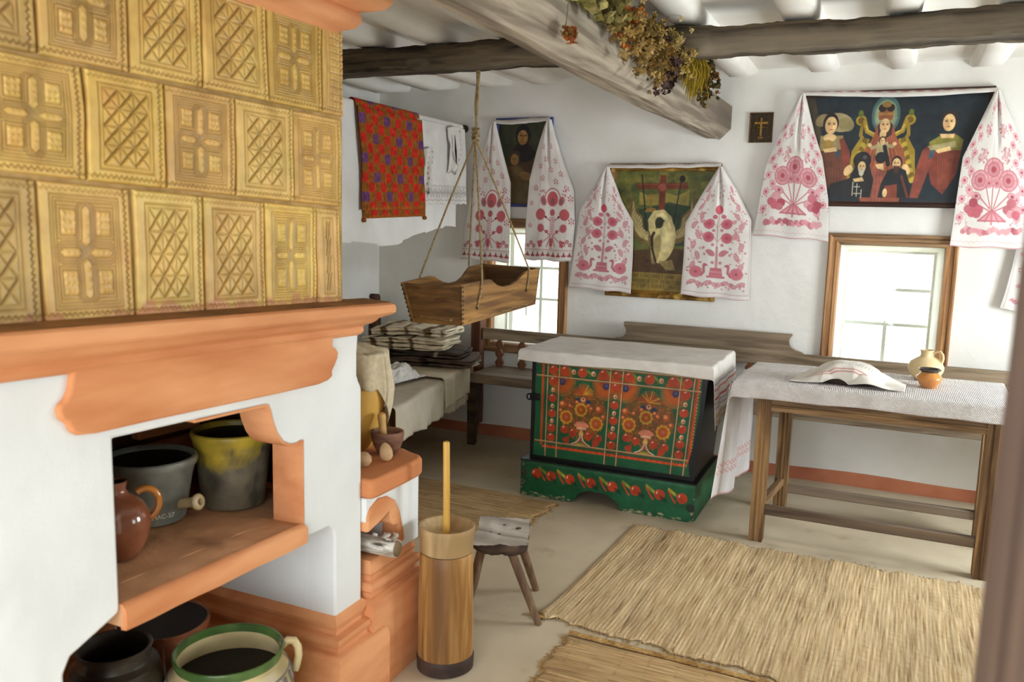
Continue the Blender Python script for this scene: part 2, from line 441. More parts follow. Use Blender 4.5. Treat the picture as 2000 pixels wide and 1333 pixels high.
# ------------------------------------------------------------------ tiled stove
m_stw = M('stove_whitewash', (228, 231, 230), (217, 220, 219), scale=3, rough=.85, bump=.25, bscale=6, bdist=.03)
m_terra = M('terracotta_plaster', (222, 158, 110), (194, 124, 78), scale=6, stretch=(1, .35, 1.6), rough=.8, bump=.3, bscale=12, bdist=.012, c3=(184, 112, 66), scale3=4, lo3=.55, hi3=.75)
m_terrad = M('dusty_terracotta_shelf', (208, 160, 120), (182, 136, 98), scale=7, rough=.9, bump=.5, bscale=13, bdist=.015, c3=(118, 84, 58), scale3=5, lo3=.58, hi3=.75)
m_soot = M('sooty_brick', (120, 74, 56), (64, 44, 36), scale=6, rough=.95, bump=.5, c3=(40, 32, 28), scale3=3)
m_ledge_shade = M('painted_ledge_shade', (140, 98, 52), (112, 78, 42), scale=9, rough=.95, bump=.2)  # dark brown that paints the shade on the mantel's upward face
m_tile = M('glazed_relief_tile', (255, 255, 255), (226, 224, 214), scale=16, rough=.42, bump=.22, bscale=45, bdist=.003, spec=.4, attr=True)

XF = -1.42
def sag(V):
    V = np.array(V, float); z = V[:, 2]
    w = np.clip((1.77-z)/.2, 0, 1)*np.clip((z-.40)/.2, 0, 1)
    V[:, 2] = z+w*.036*(2.05-np.clip(V[:, 1], .3, 2.2)); return V
def sbuild(mb, name, mat, parent, **kw):
    mb.v = [tuple(p) for p in sag(mb.v)]; return mb.build(name, mat, parent, **kw)
st = thing('tiled_stove', 'large white and terracotta stove faced with ochre relief tiles', 'stove', (-1.7, 1.4, 0))
# ogee of the niche
og = [(1.655, 1.003), (1.668, 1.000), (1.676, .985), (1.684, .955), (1.70, .92), (1.722, .893), (1.75, .880), (1.778, .877), (1.797, .882), (1.806, .880)]
YS = [.2, .45, .7, .95]
poly = [(.2, 0), (1.058, 0), (1.058, .56), (1.075, .585), (1.195, .628), (1.195, 1.005), (1.40, 1.005)]+og+[(1.806, .60), (1.92, .60), (1.940, .585), (1.948, .56), (1.948, 0), (2.085, 0), (2.085, .5), (2.085, .8), (2.085, .99), (2.072, 1.01), (2.062, 1.03), (2.062, 1.10), (2.072, 1.18),
        (1.6, 1.19), (1.2, 1.19), (.8, 1.19), (.2, 1.19)]
sbuild(MB().prism(poly, 0, XF-.10, XF), 'whitewashed_wall', m_stw, st, bevel=.007, smooth=True)
# painted reveal of the niche (thin terracotta coat along ogee and jamb)
rv = MB(); pth = [(1.42, 1.003)]+og+[(1.806, .60)]
rr = []
for y, z in pth:
    rr.append([(XF+.0012, y, z+.002), (XF+.0012, y-.004, z-.004), (XF-.102, y-.004, z-.004), (XF-.102, y, z+.002)])
sbuild(rv.rings(rr), 'niche_reveal', m_terra, st, angle=30)
# inside of the two niches
ins = MB()
ins.box(-2.08, -1.52, 1.04, 2.10, 1.06, 1.10).box(-2.08, -2.0, 1.0, 2.1, .6, 1.1).box(-2.0, -1.52, 2.03, 2.1, .66, 1.08).box(-2.0, XF-.1, 1.0, 1.06, 0, 1.08)
lining = sbuild(ins, 'firebrick_lining', m_soot, st, smooth=False)
lp = MB(); lp.box(-1.995, -1.97, 1.5, 1.62, .70, .98).box(-1.995, -1.97, 1.74, 1.98, .70, .80).box(-1.995, -1.96, 1.74, 1.98, .82, .90)
sbuild(lp, 'niche_brick', m_terra, lining, bevel=.006)
sh = MB(); r = []
for k in range(14):
    y = 1.1965+(1.8055-1.1965)*k/13; z = .640+.002*math.sin(k*1.7)
    r.append([(-1.6, y, z-.045), (XF+.004, y, z-.045), (XF+.004, y, z+.002), (-1.5, y, z), (-1.6, y, z)])
sh.rings(r).box(-1.998, -1.522, 1.062, 2.028, .595, .640)
slab = sbuild(sh, 'shelf_slab', m_terrad, st, angle=45)
fl_ = MB(); rr = []
for k in range(10):
    y = 1.197+(1.805-1.197)*k/9
    rr.append([(XF-.002, y, .589), (XF+.013+.002*math.sin(k*1.9), y, .590), (XF+.0165+.002*math.sin(k*1.3), y, .605), (XF+.0145, y, .634), (XF+.004, y, .6435), (XF-.006, y, .6445)])
sbuild(fl_.rings(rr), 'shelf_edge', m_terra, slab, angle=50)
# pier body behind the lower right opening, white, and the terracotta plinth round it
MB().box(-2.14, XF-.001, 1.9485, 2.084, .2, .60).build('pier', m_stw, st, bevel=.006)
def plinth(x0, x1, y0, y1, prof):
    r = []
    for d, z in prof: r.append([(x0, y0-d, z), (x1+d, y0-d, z), (x1+d, y1+d, z), (x0, y1+d, z)])
    return MB().rings(r)
pp = [(.064, 0), (.064, .19), (.060, .206), (.050, .215), (.038, .217), (.030, .222), (.030, .232), (.040, .240), (.042, .250), (.036, .260), (.024, .264), (.015, .266), (.013, .278), (.020, .288), (.020, .298), (.012, .308), (.001, .318)]
plinth(-2.14, XF, 1.948, 2.085, pp).build('plinth', m_terra, st, angle=35)
MB().box(-2.2, -2.14, 1.06, 1.9, 0, .60).build('back_wall', m_terra, st, bevel=.01)
# apron of the mantel: raised scalloped panel
ap = [(1.10, 1.155), (1.092, 1.12), (1.083, 1.104), (1.070, 1.096), (1.066, 1.082), (1.072, 1.066), (1.086, 1.056), (1.092, 1.040), (1.106, 1.030), (1.15, 1.026), (1.3, 1.028), (1.5, 1.028), (1.7, 1.028), (1.86, 1.030), (1.905, 1.036), (1.925, 1.046),
      (1.922, 1.060), (1.934, 1.074), (1.948, 1.094), (1.952, 1.112), (1.940, 1.124), (1.926, 1.130), (1.926, 1.144), (1.934, 1.156), (1.95, 1.162), (2.03, 1.166), (2.03, 1.19), (1.10, 1.19)]
sbuild(MB().prism(ap, 0, XF-.004, XF+.014), 'mantel_apron', m_terra, st, bevel=.008, segs=3)
# mantel mouldings, returned round the far end
mo = [(.006, 1.152), (.014, 1.156), (.020, 1.166), (.018, 1.178), (.024, 1.184), (.036, 1.188), (.046, 1.196), (.052, 1.204), (.066, 1.210), (.080, 1.215), (.087, 1.222), (.0885, 1.236), (.085, 1.245), (.076, 1.250)]
def wrap(prof, y0, y1, x, inner, ztop=None, n=24):
    mb = MB(); rows = []
    for d, z in prof:
        line = [(x+d, y0+(y1-y0)*k/n, z) for k in range(n)]+[(x+d, y1+d-.012, z), (x+d-.012, y1+d, z)]+[(x+d-.05-.1*k, y1+d, z) for k in range(6)]
        rows.append(line)
    d, z = prof[-1]
    rows.append([(x-inner, p[1] if i < n else y1-inner, z+.002) for i, p in enumerate(rows[-1])])
    return mb.rings(rows, closed=False, cap=False)
mm = wrap(mo, .2, 2.06, XF, .01)
mant = sbuild(mm, 'mantel_moulding', m_terra, st, angle=35)
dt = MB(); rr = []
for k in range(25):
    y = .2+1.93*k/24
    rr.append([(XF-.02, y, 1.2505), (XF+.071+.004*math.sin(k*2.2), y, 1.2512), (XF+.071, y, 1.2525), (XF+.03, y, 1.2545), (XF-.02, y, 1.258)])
sbuild(dt.rings(rr), 'ledge_shade', m_ledge_shade, mant)  # thin strip on the mantel top, its shade put into the colour
m_grout = M('clay_grout', (190, 158, 104), (160, 128, 80), scale=20, rough=.9)
MB().box(-2.3, XF-.009, .2, 2.0, 1.15, 2.05).build('tile_backing', m_grout, st, smooth=False)
# crown cornice
cm = [(-.004, 1.985), (.004, 1.992), (.012, 2.000), (.026, 2.004), (.042, 2.012), (.050, 2.026), (.048, 2.042), (.040, 2.052), (.046, 2.056), (.075, 2.060), (.098, 2.068), (.110, 2.082), (.112, 2.10), (.106, 2.118), (.10, 2.13), (.10, 2.16)]
wrap(cm, .2, 1.975, XF, .3).build('crown_cornice', m_terra, st, angle=50)

# --- relief tiles
def seg(S, T, ax, ay, bx, by):
    dx, dy = bx-ax, by-ay; t = np.clip(((S-ax)*dx+(T-ay)*dy)/(dx*dx+dy*dy), 0, 1)
    return np.hypot(S-ax-t*dx, T-ay-t*dy)
def tileh(kind, S, T, W, H, seed):
    """S,T metres inside the tile; returns relief (m, negative = groove)"""
    g = np.zeros(S.shape); bmp = np.zeros(S.shape); q = np.random.default_rng(seed)
    def gr(d, w=.0022, dep=.0030): np.minimum(g, -dep*np.exp(-(d/w)**2), out=g)
    zz = lambda u: np.abs(((u/.0125) % 1)-.5)*.012-.003
    gr(np.abs(S-(W-.0135)-zz(T)), .0022, .0045)
    gr(np.abs(T-.013-zz(S)), .0020, .0036); gr(np.abs(T-(H-.012)-zz(S)), .0020, .0022)
    m = .027 if kind != 'grid' else .02
    def rect(i): return np.abs(np.maximum(np.maximum(i-S, S-(W-i-.006)), np.maximum(i-T, T-(H-i))))
    if kind == 'dia':
        gr(rect(m)); gr(rect(m+.008), .002, .0022)
        x0, x1, y0, y1 = m+.010, W-m-.016, m+.010, H-m-.010; nc, nr = (3 if W > .15 else 2), 4
        cw, ch = (x1-x0)/nc, (y1-y0)/nr
        for c in range(1, nc): gr(seg(S, T, x0+c*cw, y0, x0+c*cw, y1), .0018, .0026)
        for r_ in range(1, nr): gr(seg(S, T, x0, y0+r_*ch, x1, y0+r_*ch), .0018, .0026)
        for c in range(nc):
            for r_ in range(nr):
                a, b = x0+c*cw, y0+r_*ch
                gr(seg(S, T, a+.002, b+.002, a+cw-.002, b+ch-.002), .0026, .0060)
                gr(seg(S, T, a+.002, b+ch-.002, a+cw-.002, b+.002), .0018, .0034)
    elif kind == 'grid':
        gr(rect(m), .0018, .0022)
        for c in range(4): gr(np.abs(S-m-.012-c*.016)+(T < m)*.1+(T > H-m)*.1, .0016, .0028)
        for r_ in range(12): gr(np.abs(T-m-r_*(H-2*m)/11)+(S < m+.01)*.1, .0016, .0028)
    else:
        for i in (m-.004, m+.002, m+.008): gr(rect(i), .0018, .0034)
        cx, cy = (m+W-m-.006)/2, H/2; hw, hh = (W-2*m-.006)/2-.008, H/2-m-.008
        inn = (np.abs(S-cx) < hw+.003) & (np.abs(T-cy) < hh+.003)
        big = np.where(inn, 0, .1)
        for sx, sy, ver in ((0, 1, 1), (0, -1, 1), (1, 0, 0), (-1, 0, 0)):
            ox, oy = cx+sx*hw*.52, cy+sy*hh*.52
            a, b = (np.abs(S-ox), np.abs(T-oy)) if ver else (np.abs(T-oy), np.abs(S-ox))
            L_ = hh*.48 if ver else hw*.48
            d = np.maximum(a-.012, (a+b-L_)*.75)
            for off in (0, .0055, .011): gr(np.abs(d-off+.002)+big, .0019, .0044)
            for k in (-1, 0, 1): bmp += .0022*np.exp(-((a)**2+(b-np.abs(k)*L_*.38)**2)/.0028**2)*(1 if k >= 0 else 0)
        for sx in (-1, 1):
            for sy in (-1, 1):
                ox, oy = cx+sx*hw*.62, cy+sy*hh*.60
                d = np.maximum(np.abs(S-ox)-hw*.26, np.abs(T-oy)-hh*.26)
                for off in (0, .006): gr(np.abs(d-off), .0018, .0038)
                for k in range(9):
                    a, b = ox+((k % 3)-1)*hw*.16+q.normal()*.001, oy+((k//3)-1)*hh*.165; al = q.uniform(.6, 1.2)*(1 if sx*sy > 0 else -1)
                    u = (S-a)*math.cos(al)+(T-b)*math.sin(al); v = -(S-a)*math.sin(al)+(T-b)*math.cos(al)
                    bmp += .0030*np.exp(-(u/.0042)**2-(v/.0024)**2)
    return g+bmp
J1 = [.28, .46, .66, .86, 1.072, 1.274, 1.473, 1.683, 1.899, 2.0]
K1 = ['dia', 'dia', 'orn', 'dia', 'orn', 'dia', 'dia', 'orn', 'grid']
J2 = [.36, .56, .76, .96, 1.165, 1.361, 1.570, 1.777, 1.992]
K2 = ['dia', 'orn', 'dia', 'orn', 'dia', 'orn', 'dia', 'orn']
J3 = [.25, .45, .65, .86, 1.057, 1.266, 1.462, 1.669, 1.879, 1.985]
K3 = ['dia', 'orn', 'dia', 'dia', 'orn', 'dia', 'dia', 'orn', 'dia']
TV, TF, TC, tb = [], [], [], 0
tilecol = [(216, 176, 100), (220, 182, 102), (212, 172, 102), (222, 184, 106), (208, 166, 96), (222, 182, 94)]
K1[4] = 'orn'
for row, (J, K, z0, z1) in enumerate(((J1, K1, 1.772, 2.012), (J2, K2, 1.522, 1.765), (J3, K3, 1.252, 1.515))):
    for k, kind in enumerate(K):
        y0, y1 = J[k]+.0025, J[k+1]-.0025; W, H = y1-y0, z1-z0
        if y1 < .62: continue
        st_ = .00185 if y1 > .9 else .004
        nu, nv = int(W/st_)+1, int(H/st_)+1
        Sg, Tg = np.meshgrid(np.linspace(0, W, nu), np.linspace(0, H, nv))
        sd = row*20+k
        g = tileh(kind, Sg, Tg, W, H, sd)
        e = np.minimum(np.minimum(Sg, W-Sg), np.minimum(Tg, H-Tg))
        wv = smooth_noise(nv, nu, (3, 3), sd+50, 3)
        edge = np.clip(e/.006, 0, 1); edge = np.sqrt(np.clip(1-(1-edge)**2, 0, 1))
        qq = np.random.default_rng(sd+7); ta, tb2, off = qq.normal(0, .012, 2).tolist()+[qq.uniform(-.003, .003)]
        X = XF-.010+.011*edge+g+wv*.0007+off+ta*(Sg-W/2)+tb2*(Tg-H/2)
        # rows are not quite straight: the masonry is hand laid
        Y = y0+Sg+smooth_noise(nv, nu, (2, 2), sd+90, 1)*.0012
        P = np.stack([X, Y, z0+Tg], -1).reshape(-1, 3)
        P = sag(P)
        base = lin(tilecol[(k*5+row*3) % 6])*(1+.05*qq.normal())
        col = np.empty((nv, nu, 3)); col[:] = base
        b1 = np.clip(smooth_noise(nv, nu, (3, 3), sd+130, 4)*.5+.2, 0, 1)[..., None]
        col = col*(1-b1*.45)+lin((222, 198, 108))*b1*.45
        b2 = np.clip(smooth_noise(nv, nu, (4, 4), sd+170, 4)*.5-.35, 0, 1)[..., None]
        col = col*(1-b2*.6)+lin((196, 146, 76))*b2*.6
        dirt = np.clip(-g/.0035, 0, 1)[..., None]*.50+(1-edge)[..., None]*.35
        col = col*(1-dirt)+lin((124, 84, 40))*dirt
        if row == 2:      # terracotta wash brushed over the lowest edge
            bb = np.clip((.024+.012*smooth_noise(nv, nu, (2, 7), sd+3, 3)-Tg)/.014, 0, 1)[..., None]
            col = col*(1-bb*.9)+lin((208, 146, 100))*bb*.8
        if row == 0:
            bb = np.clip((Tg-(H-.022)+.006*smooth_noise(nv, nu, (2, 7), sd+3, 3))/.012, 0, 1)[..., None]
            col = col*(1-bb*.9)+lin((208, 150, 104))*bb*.8
        if (row, k) in ((2, 3), (0, 3)): col = col*.55+lin((150, 118, 84))*.35     # duller, browner tiles
        if (row, k) in ((1, 7),): col = col*.7+lin((222, 168, 74))*.3
        TV.append(P); TF.append(gridF(nv, nu)+tb); TC.append(col.reshape(-1, 3)); tb += nv*nu
o = link('tile_facing', np.concatenate(TV), np.concatenate(TF), m_tile, st, cols=np.clip(np.concatenate(TC), 0, 1), angle=180)

# --- low hearth bench beyond the pier
hb = [(-2.3, 2.086), (-1.385, 2.086), (-1.378, 2.12), (-1.376, 2.30), (-1.378, 2.365), (-1.386, 2.392), (-1.405, 2.412), (-1.44, 2.425), (-1.49, 2.452), (-1.54, 2.462), (-1.7, 2.45), (-2.3, 2.45)]
MB().prism(hb, 2, .640, .702).build('hearth_slab', m_terra, st, bevel=.012, segs=3)
aro = [(2.04, .435), (2.05, .52), (2.075, .575), (2.105, .607), (2.15, .625), (2.20, .618), (2.245, .592), (2.275, .545), (2.297, .48), (2.305, .435)]
ari = [(2.285, .435), (2.262, .435), (2.262, .505), (2.236, .508), (2.218, .525), (2.214, .566), (2.15, .545), (2.10, .535), (2.06, .51), (2.05, .435)]
wl = [(2.086, .41), (2.086, .641), (2.405, .641), (2.405, .41)]
op = [(2.268, .41), (2.268, .507), (2.238, .510), (2.222, .527), (2.218, .570), (2.15, .549), (2.105, .539), (2.092, .52), (2.092, .41)]
hw = MB().prism([(2.086, .565), (2.12, .545), (2.15, .551), (2.219, .572), (2.224, .528), (2.240, .512), (2.270, .509), (2.270, .41), (2.405, .41), (2.405, .641), (2.086, .641)], 0, -1.52, -1.405).build('hearth_wall', m_stw, st, bevel=.004)
MB().prism([(2.0885, .585)]+aro[3:]+ari[:7]+[(2.0885, .532)], 0, -1.46, -1.398).build('hearth_arch', m_terra, hw, bevel=.005)
MB().box(-1.9, -1.85, 2.05, 2.42, .41, .64).box(-1.85, -1.5, 2.272, 2.40, .41, .64).build('hearth_firebox', m_terra, st, smooth=False)
hp = [(.040, 0), (.040, .28), (.036, .300), (.026, .308), (.014, .312), (.012, .326), (.024, .336), (.026, .348), (.018, .360), (.006, .364), (.004, .378), (.010, .388), (.004, .398), (.002, .428)]
plinth(-2.3, -1.412, 2.12, 2.375, hp).build('hearth_plinth', m_terra, st, angle=35)

# ------------------------------------------------------------------ firewood in the arch
m_birch = M('birch_bark', (226, 222, 212), (150, 140, 126), scale=14, stretch=(1, 4, 4), rough=.8, bump=.5, c3=(70, 60, 52), scale3=9, lo3=.6, hi3=.72)
m_logend = M('split_log_wood', (140, 116, 84), (96, 78, 56), scale=12, rough=.9, bump=.5)
def log(c0, c1, r, label):
    t = thing('firewood_log', label, 'firewood', c0)
    c0, c1 = Vector(c0), Vector(c1); d = (c1-c0); L = d.length; prof = [(r*.98, 0), (r, .1*L), (r*.97, .5*L), (r*1.02, L*.97), (r*.96, L)]
    MB().lathe(prof, c0, 20, axis=d, wob=.06, seed=r*99).build('log', m_birch, t)
    MB().lathe([(r*.9, L-.002), (r*.86, L+.003), (0, L+.004)], c0, 20, axis=d, wob=.05).build('cut_end', m_logend, t)
    b = MB(); s = d.normalized()
    for k in range(5):
        p = c0+d*rng.uniform(.62, 1.0)+Vector((0, 0, r*.9)); pts = []
        a0 = rng.uniform(-.9, 1.2); w = rng.uniform(.008, .016)
        rows = []
        for q in range(7):
            a = q*.42; up = Vector((0, math.sin(a0), math.cos(a0)))
            cpt = p+up*(r*.1+.010*(1-math.cos(a)))+Vector((.012*math.sin(a), .010*(k-2)*.6+.004*q*(k % 2-.5), 0))
            rows.append([cpt-s*w, cpt+s*w])
        b.rings(rows, closed=False, cap=False)
    b.build('peeling_bark', m_birch, t, solid=.0012)
log((-1.75, 2.145, .463), (-1.345, 2.172, .462), .030, 'birch log with curling white bark sticking out of the hearth arch')

# ------------------------------------------------------------------ pottery
def clay(name, c1, c2, rough=.25, **kw): return M(name, c1, c2, scale=kw.pop('scale', 9), rough=rough, bump=kw.pop('bump', .2), bscale=18, bdist=.004, spec=.5, **kw)
m_greypot = clay('grey_glazed_clay', (146, 152, 144), (92, 102, 98), .38, c3=(170, 166, 148), scale3=5)
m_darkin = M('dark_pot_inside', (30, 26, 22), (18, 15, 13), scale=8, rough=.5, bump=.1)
m_yelpot = M('smoked_yellow_clay', (116, 108, 90), (84, 80, 72), scale=11, rough=.6, bump=.3, bscale=22, bdist=.004, c3=(60, 58, 54), scale3=7, lo3=.5, hi3=.72)
m_yelrim = M('yellow_glaze', (208, 176, 52), (172, 140, 44), scale=12, rough=.28, bump=.2, c3=(110, 96, 56), scale3=12, lo3=.52, hi3=.7, spec=.5)
m_brown = clay('brown_glazed_clay', (150, 92, 66), (112, 64, 42), .14, coat=.4)
m_amber = clay('amber_glaze', (196, 128, 52), (150, 86, 34), .15, coat=.4)
m_cream = M('cream_slip_clay', (204, 186, 142), (176, 156, 112), scale=8, rough=.4, bump=.15, c3=(150, 140, 92), scale3=3, spec=.45)
m_green = clay('green_glaze', (92, 122, 62), (58, 84, 42), .18, coat=.3)
m_slate = M('grey_slip_paint', (122, 116, 112), (98, 92, 92), scale=14, rough=.5)
m_black = clay('black_smoked_clay', (66, 58, 48), (34, 30, 26), .3, c3=(104, 92, 66), scale3=4)
zsh = .640+.036*(2.05-1.7)
# grey basin with a hollow handle
c = Vector(oZ(297, 1012, .6585))
t = thing('handled_pot', 'wide grey glazed pot with a short hollow side handle on the stove shelf', 'pot', c, 'pots in the stove niche')
MB().lathe([(.078, 0), (.088, .004), (.092, .02), (.096, .05), (.108, .12), (.116, .150), (.121, .156), (.124, .166), (.122, .176), (.116, .179), (.112, .176), (.108, .165), (.100, .11), (.086, .02), (0, .014)], c).build('pot_body', m_greypot, t)
MB().lathe([(.0, .024), (.0865, .026), (.100, .11), (.1085, .1655)], c).build('pot_inside', m_darkin, t)
hd = Vector((.78, .06, .16)).normalized(); h0 = c+Vector((.085, .012, .052))
MB().lathe([(.014, 0), (.0135, .045), (.016, .058), (.021, .064), (.0225, .071), (.019, .076), (.009, .077), (.008, .07), (.007, .03), (0, .028)], h0, 24, axis=hd).build('hollow_handle', m_cream, t)
# painted stock mark near the foot
cu = bpy.data.curves.new('painted_mark', 'FONT'); cu.body = 'HAC-57'; cu.size = .017; cu.extrude = .0006; cu.align_x = 'CENTER'
to = bpy.data.objects.new('painted_mark', cu); C.objects.link(to); to.parent = t
m_whitep = M('white_paint', (222, 222, 206), rough=.6, bump=0); cu.materials.append(m_whitep)
vd = Vector((CP[0]-c.x, CP[1]-c.y, 0)).normalized(); an = math.atan2(vd.y, vd.x)+.30
nv_ = Vector((math.cos(an), math.sin(an), 0)); to.location = nv_*.0955+Vector((0, 0, .026))
to.rotation_euler = (PI/2-.06, 0, an+PI/2)
bpy.context.view_layer.update()
tm = bpy.data.objects.new('painted_mark', bpy.data.meshes.new_from_object(to.evaluated_get(bpy.context.evaluated_depsgraph_get())))
C.objects.link(tm); tm.parent = t; tm.location = to.location; tm.rotation_euler = to.rotation_euler; bpy.data.objects.remove(to); tm.name = 'painted_mark'
# tall smoked pot with yellow rim
c = Vector(oZ(457, 980, .6535))
t = thing('tall_pot', 'tall flowerpot-shaped clay pot with yellow glazed rim and smoky sides', 'pot', c, 'pots in the stove niche')
pr = [(.02, .0), (.080, 0), (.088, .003)]+[(.0905+.0165*k/17, .012+.160*k/17) for k in range(18)]+[(.1095, .180), (.112, .196), (.1145, .203), (.1175, .210), (.1165, .219), (.112, .2225), (.107, .219), (.104, .205), (.10, .17)]
pm = MB().lathe(pr, c, 96, cap=False); nz = smooth_noise(len(pr), 96, (5, 7), 3, 4)
m_ypot = M('smoky_yellow_glaze', (255, 255, 255), (205, 205, 205), scale=14, rough=.42, bump=.2, bscale=30, bdist=.003, attr=True, spec=.5)
cc = []
for i, (r_, z) in enumerate(pr):
    for j in range(96):
        y_ = min(1, max(0, (z-.135+nz[i, j]*.030-.02*math.sin(2*PI*j/96*2+1))/.05)); d_ = min(1, max(0, nz[i, (j*3+11) % 96]*.55+.15))
        if z > .195: y_ = 1; d_ *= .45
        base = lin((206, 180, 62))*y_+lin((126, 118, 98))*(1-y_)
        cc.append(tuple(base*(1-d_*.8)+lin((70, 68, 62))*d_*.8))
pm.c = cc
pm.build('pot_body', m_ypot, t, cols=True)
MB().lathe([(0, .012), (.082, .014), (.095, .08), (.1045, .206)], c).build('pot_inside', m_darkin, t)
# brown jug with amber handle
c = Vector(oZ(231, 1088, .668))
t = thing('brown_jug', 'round shiny brown jug with amber handle at the left of the niche', 'jug', c, 'pots in the stove niche')
MB().lathe([(.040, 0), (.046, .003), (.058, .022), (.070, .050), (.0765, .080), (.074, .108), (.060, .134), (.040, .150), (.027, .158), (.023, .170), (.026, .186), (.0265, .190), (.022, .189), (.018, .17), (.02, .155), (0, .15)], c).build('jug_body', m_brown, t)
MB().lathe([(0, .172), (.0185, .173), (.021, .188)], c, 24).build('jug_inside', m_darkin, t)
ha = math.atan2(.62, .42)
pts = []
for k in range(15):
    a = -1.2+k*3.35/14; rr_ = .062+.034*math.cos(a-.1); zz = .122+.040*math.sin(a)
    pts.append(c+Vector((math.cos(ha)*rr_, math.sin(ha)*rr_, zz)))
MB().tube(pts, [.0095]+[.0085]*13+[.0085], 12).build('jug_handle', m_amber, t)
# jars on the floor of the lower niche
c = Vector(oZ(447, 1268, .376)); c.z = 0
t = thing('cream_jar', 'cream jar with green rim, grey stripes and small side handle under the shelf', 'jar', c, 'jars under the stove shelf')
MB().lathe([(.10, 0), (.112, .01), (.142, .10), (.160, .19), (.165, .235), (.161, .285), (.150, .322), (.136, .338), (.134, .352), (.139, .372), (.137, .376), (.131, .374), (.127, .352), (.129, .335), (.154, .28), (.155, .23), (.12, .06), (0, .05)], c, 64).build('jar_body', m_cream, t)
MB().lathe([(.1345, .353), (.1400, .371), (.1385, .3775), (.1345, .3785), (.1305, .3755), (.1275, .358)], c, 64, wob=.002, cap=False).build('green_rim', m_green, t)
MB().lathe([(0, .300), (.15, .301)], c, 48).build('dark_contents', m_darkin, t)
sp = MB()
for rz in ((.1515, .320), (.1615, .280)):
    sp.lathe([(rz[0]+.0005, rz[1]-.003), (rz[0]+.002, rz[1]), (rz[0]-.002, rz[1]+.003)], c, 64, cap=False)
for k in range(26):
    a = 2*PI*k/26
    for (z0_, r0_), (z1_, r1_) in (((.314, .1545), (.286, .1615)),):
        if k % 5 == 4: continue
        p0 = c+Vector((r0_*math.cos(a), r0_*math.sin(a), z0_)); p1 = c+Vector((r1_*math.cos(a), r1_*math.sin(a), z1_))
        sp.bar(p0, p1, .014, .004, up=(math.cos(a), math.sin(a), .6))
sp.build('slip_stripes', m_slate, t)
ha = math.atan2(.35, .45)+.15
pts = [c+Vector((math.cos(ha)*r_, math.sin(ha)*r_, z)) for r_, z in ((.134, .362), (.150, .374), (.166, .370), (.176, .352), (.178, .325), (.172, .300), (.166, .288))]
MB().tube(pts, [.010, .011, .011, .0105, .010, .0105, .012], 12).build('jar_handle', m_cream, t)
c = Vector(oZ(222, 1262, .41)); c.z = 0
t = thing('dark_jar', 'black-brown glazed jar with rolled rim left of the cream jar', 'jar', c, 'jars under the stove shelf')
MB().lathe([(.07, 0), (.08, .01), (.106, .12), (.116, .22), (.118, .29), (.113, .335), (.105, .362), (.088, .372), (.084, .385), (.089, .402), (.092, .408), (.088, .412), (.082, .409), (.079, .39), (.085, .368), (.104, .32), (.09, .1), (0, .08)], c, 56).build('jar_body', m_black, t)
MB().lathe([(0, .34), (.094, .342)], c, 40).build('jar_inside', m_darkin, t)
c = Vector(oZ(318, 1212, .335)); c.z = 0
t = thing('brown_crock', 'dark brown crock in shadow behind the other two floor jars', 'crock', c, 'jars under the stove shelf')
MB().lathe([(.09, 0), (.10, .01), (.118, .12), (.122, .22), (.124, .31), (.129, .33), (.127, .340), (.120, .338), (.114, .30), (.10, .06), (0, .05)], c, 56).build('crock_body', m_brown, t)
MB().lathe([(0, .09), (.1045, .092), (.1145, .302), (.119, .336)], c, 40).build('crock_inside', m_darkin, t)

# ------------------------------------------------------------------ on the hearth bench
m_mortar = M('turned_dark_wood', (136, 98, 76), (98, 66, 50), scale=9, stretch=(1, 1, 6), rough=.6, bump=.3, c3=(80, 54, 42))
m_pale = wood('pale_turned_wood', (206, 168, 104), (176, 132, 76), 'Z', scale=6, rough=.5)
c = Vector(oZ(757, 886, .7025))
t = thing('wooden_mortar', 'small dark wooden mortar bowl on the terracotta hearth bench', 'mortar', c)
MB().lathe([(.026, 0), (.032, .003), (.044, .022), (.053, .048), (.056, .070), (.0555, .078), (.052, .080), (.048, .076), (.044, .055), (.030, .022), (0, .014)], c, 40).build('bowl', m_mortar, t)
p0 = c+Vector((-.012, -.004, .022)); d = Vector((-.05, -.06, 1))
t2 = tag(MB().lathe([(.010, 0), (.017, .006), (.0185, .025), (.0135, .050), (.0125, .085), (.0145, .104), (.013, .115), (.006, .120), (0, .121)], p0, 24, axis=d).build('pestle', m_pale), 'pale wooden pestle standing in the small mortar bowl', 'pestle')
# wooden scoop leaning on the mortar
m_scoop = M('pale_carved_wood', (198, 164, 122), (168, 132, 94), scale=12, rough=.55, bump=.2)
pb = Vector((-1.462, 2.288, .730)); dirn = Vector((-.30, .22, .75)).normalized()
sc = MB(); rows = []
side = Vector((.5, .8, 0)).normalized()
for k in range(25):
    a = k/24; w_ = .001+.0235*math.sqrt(max(0, 1-(2*a-1)**2))*(1.12-.35*a); ctr = pb+dirn*(.062*(a-.45)); nb = side.cross(dirn).normalized()
    rows.append([ctr+side*(w_*math.cos(q*PI/6))+nb*(.011*math.sin(PI*a)*math.sin(q*PI/6)*(1.2 if q < 6 else .55)+.002*math.sin(q*PI/6)) for q in range(12)])
sc.rings(rows)
tag(sc.build('wooden_scoop', m_scoop), 'rounded pale wooden scoop leaning against the dark mortar', 'scoop')
c = Vector((-1.50, 2.205, .7025))
tag(MB().lathe([(.0, 0), (.022, .002), (.030, .014), (.028, .03), (.018, .042), (0, .046)], c, 24, wob=.04).build('wood_lump', m_scoop), 'small pale rounded piece of wood half hidden by the white pier', 'wooden piece')
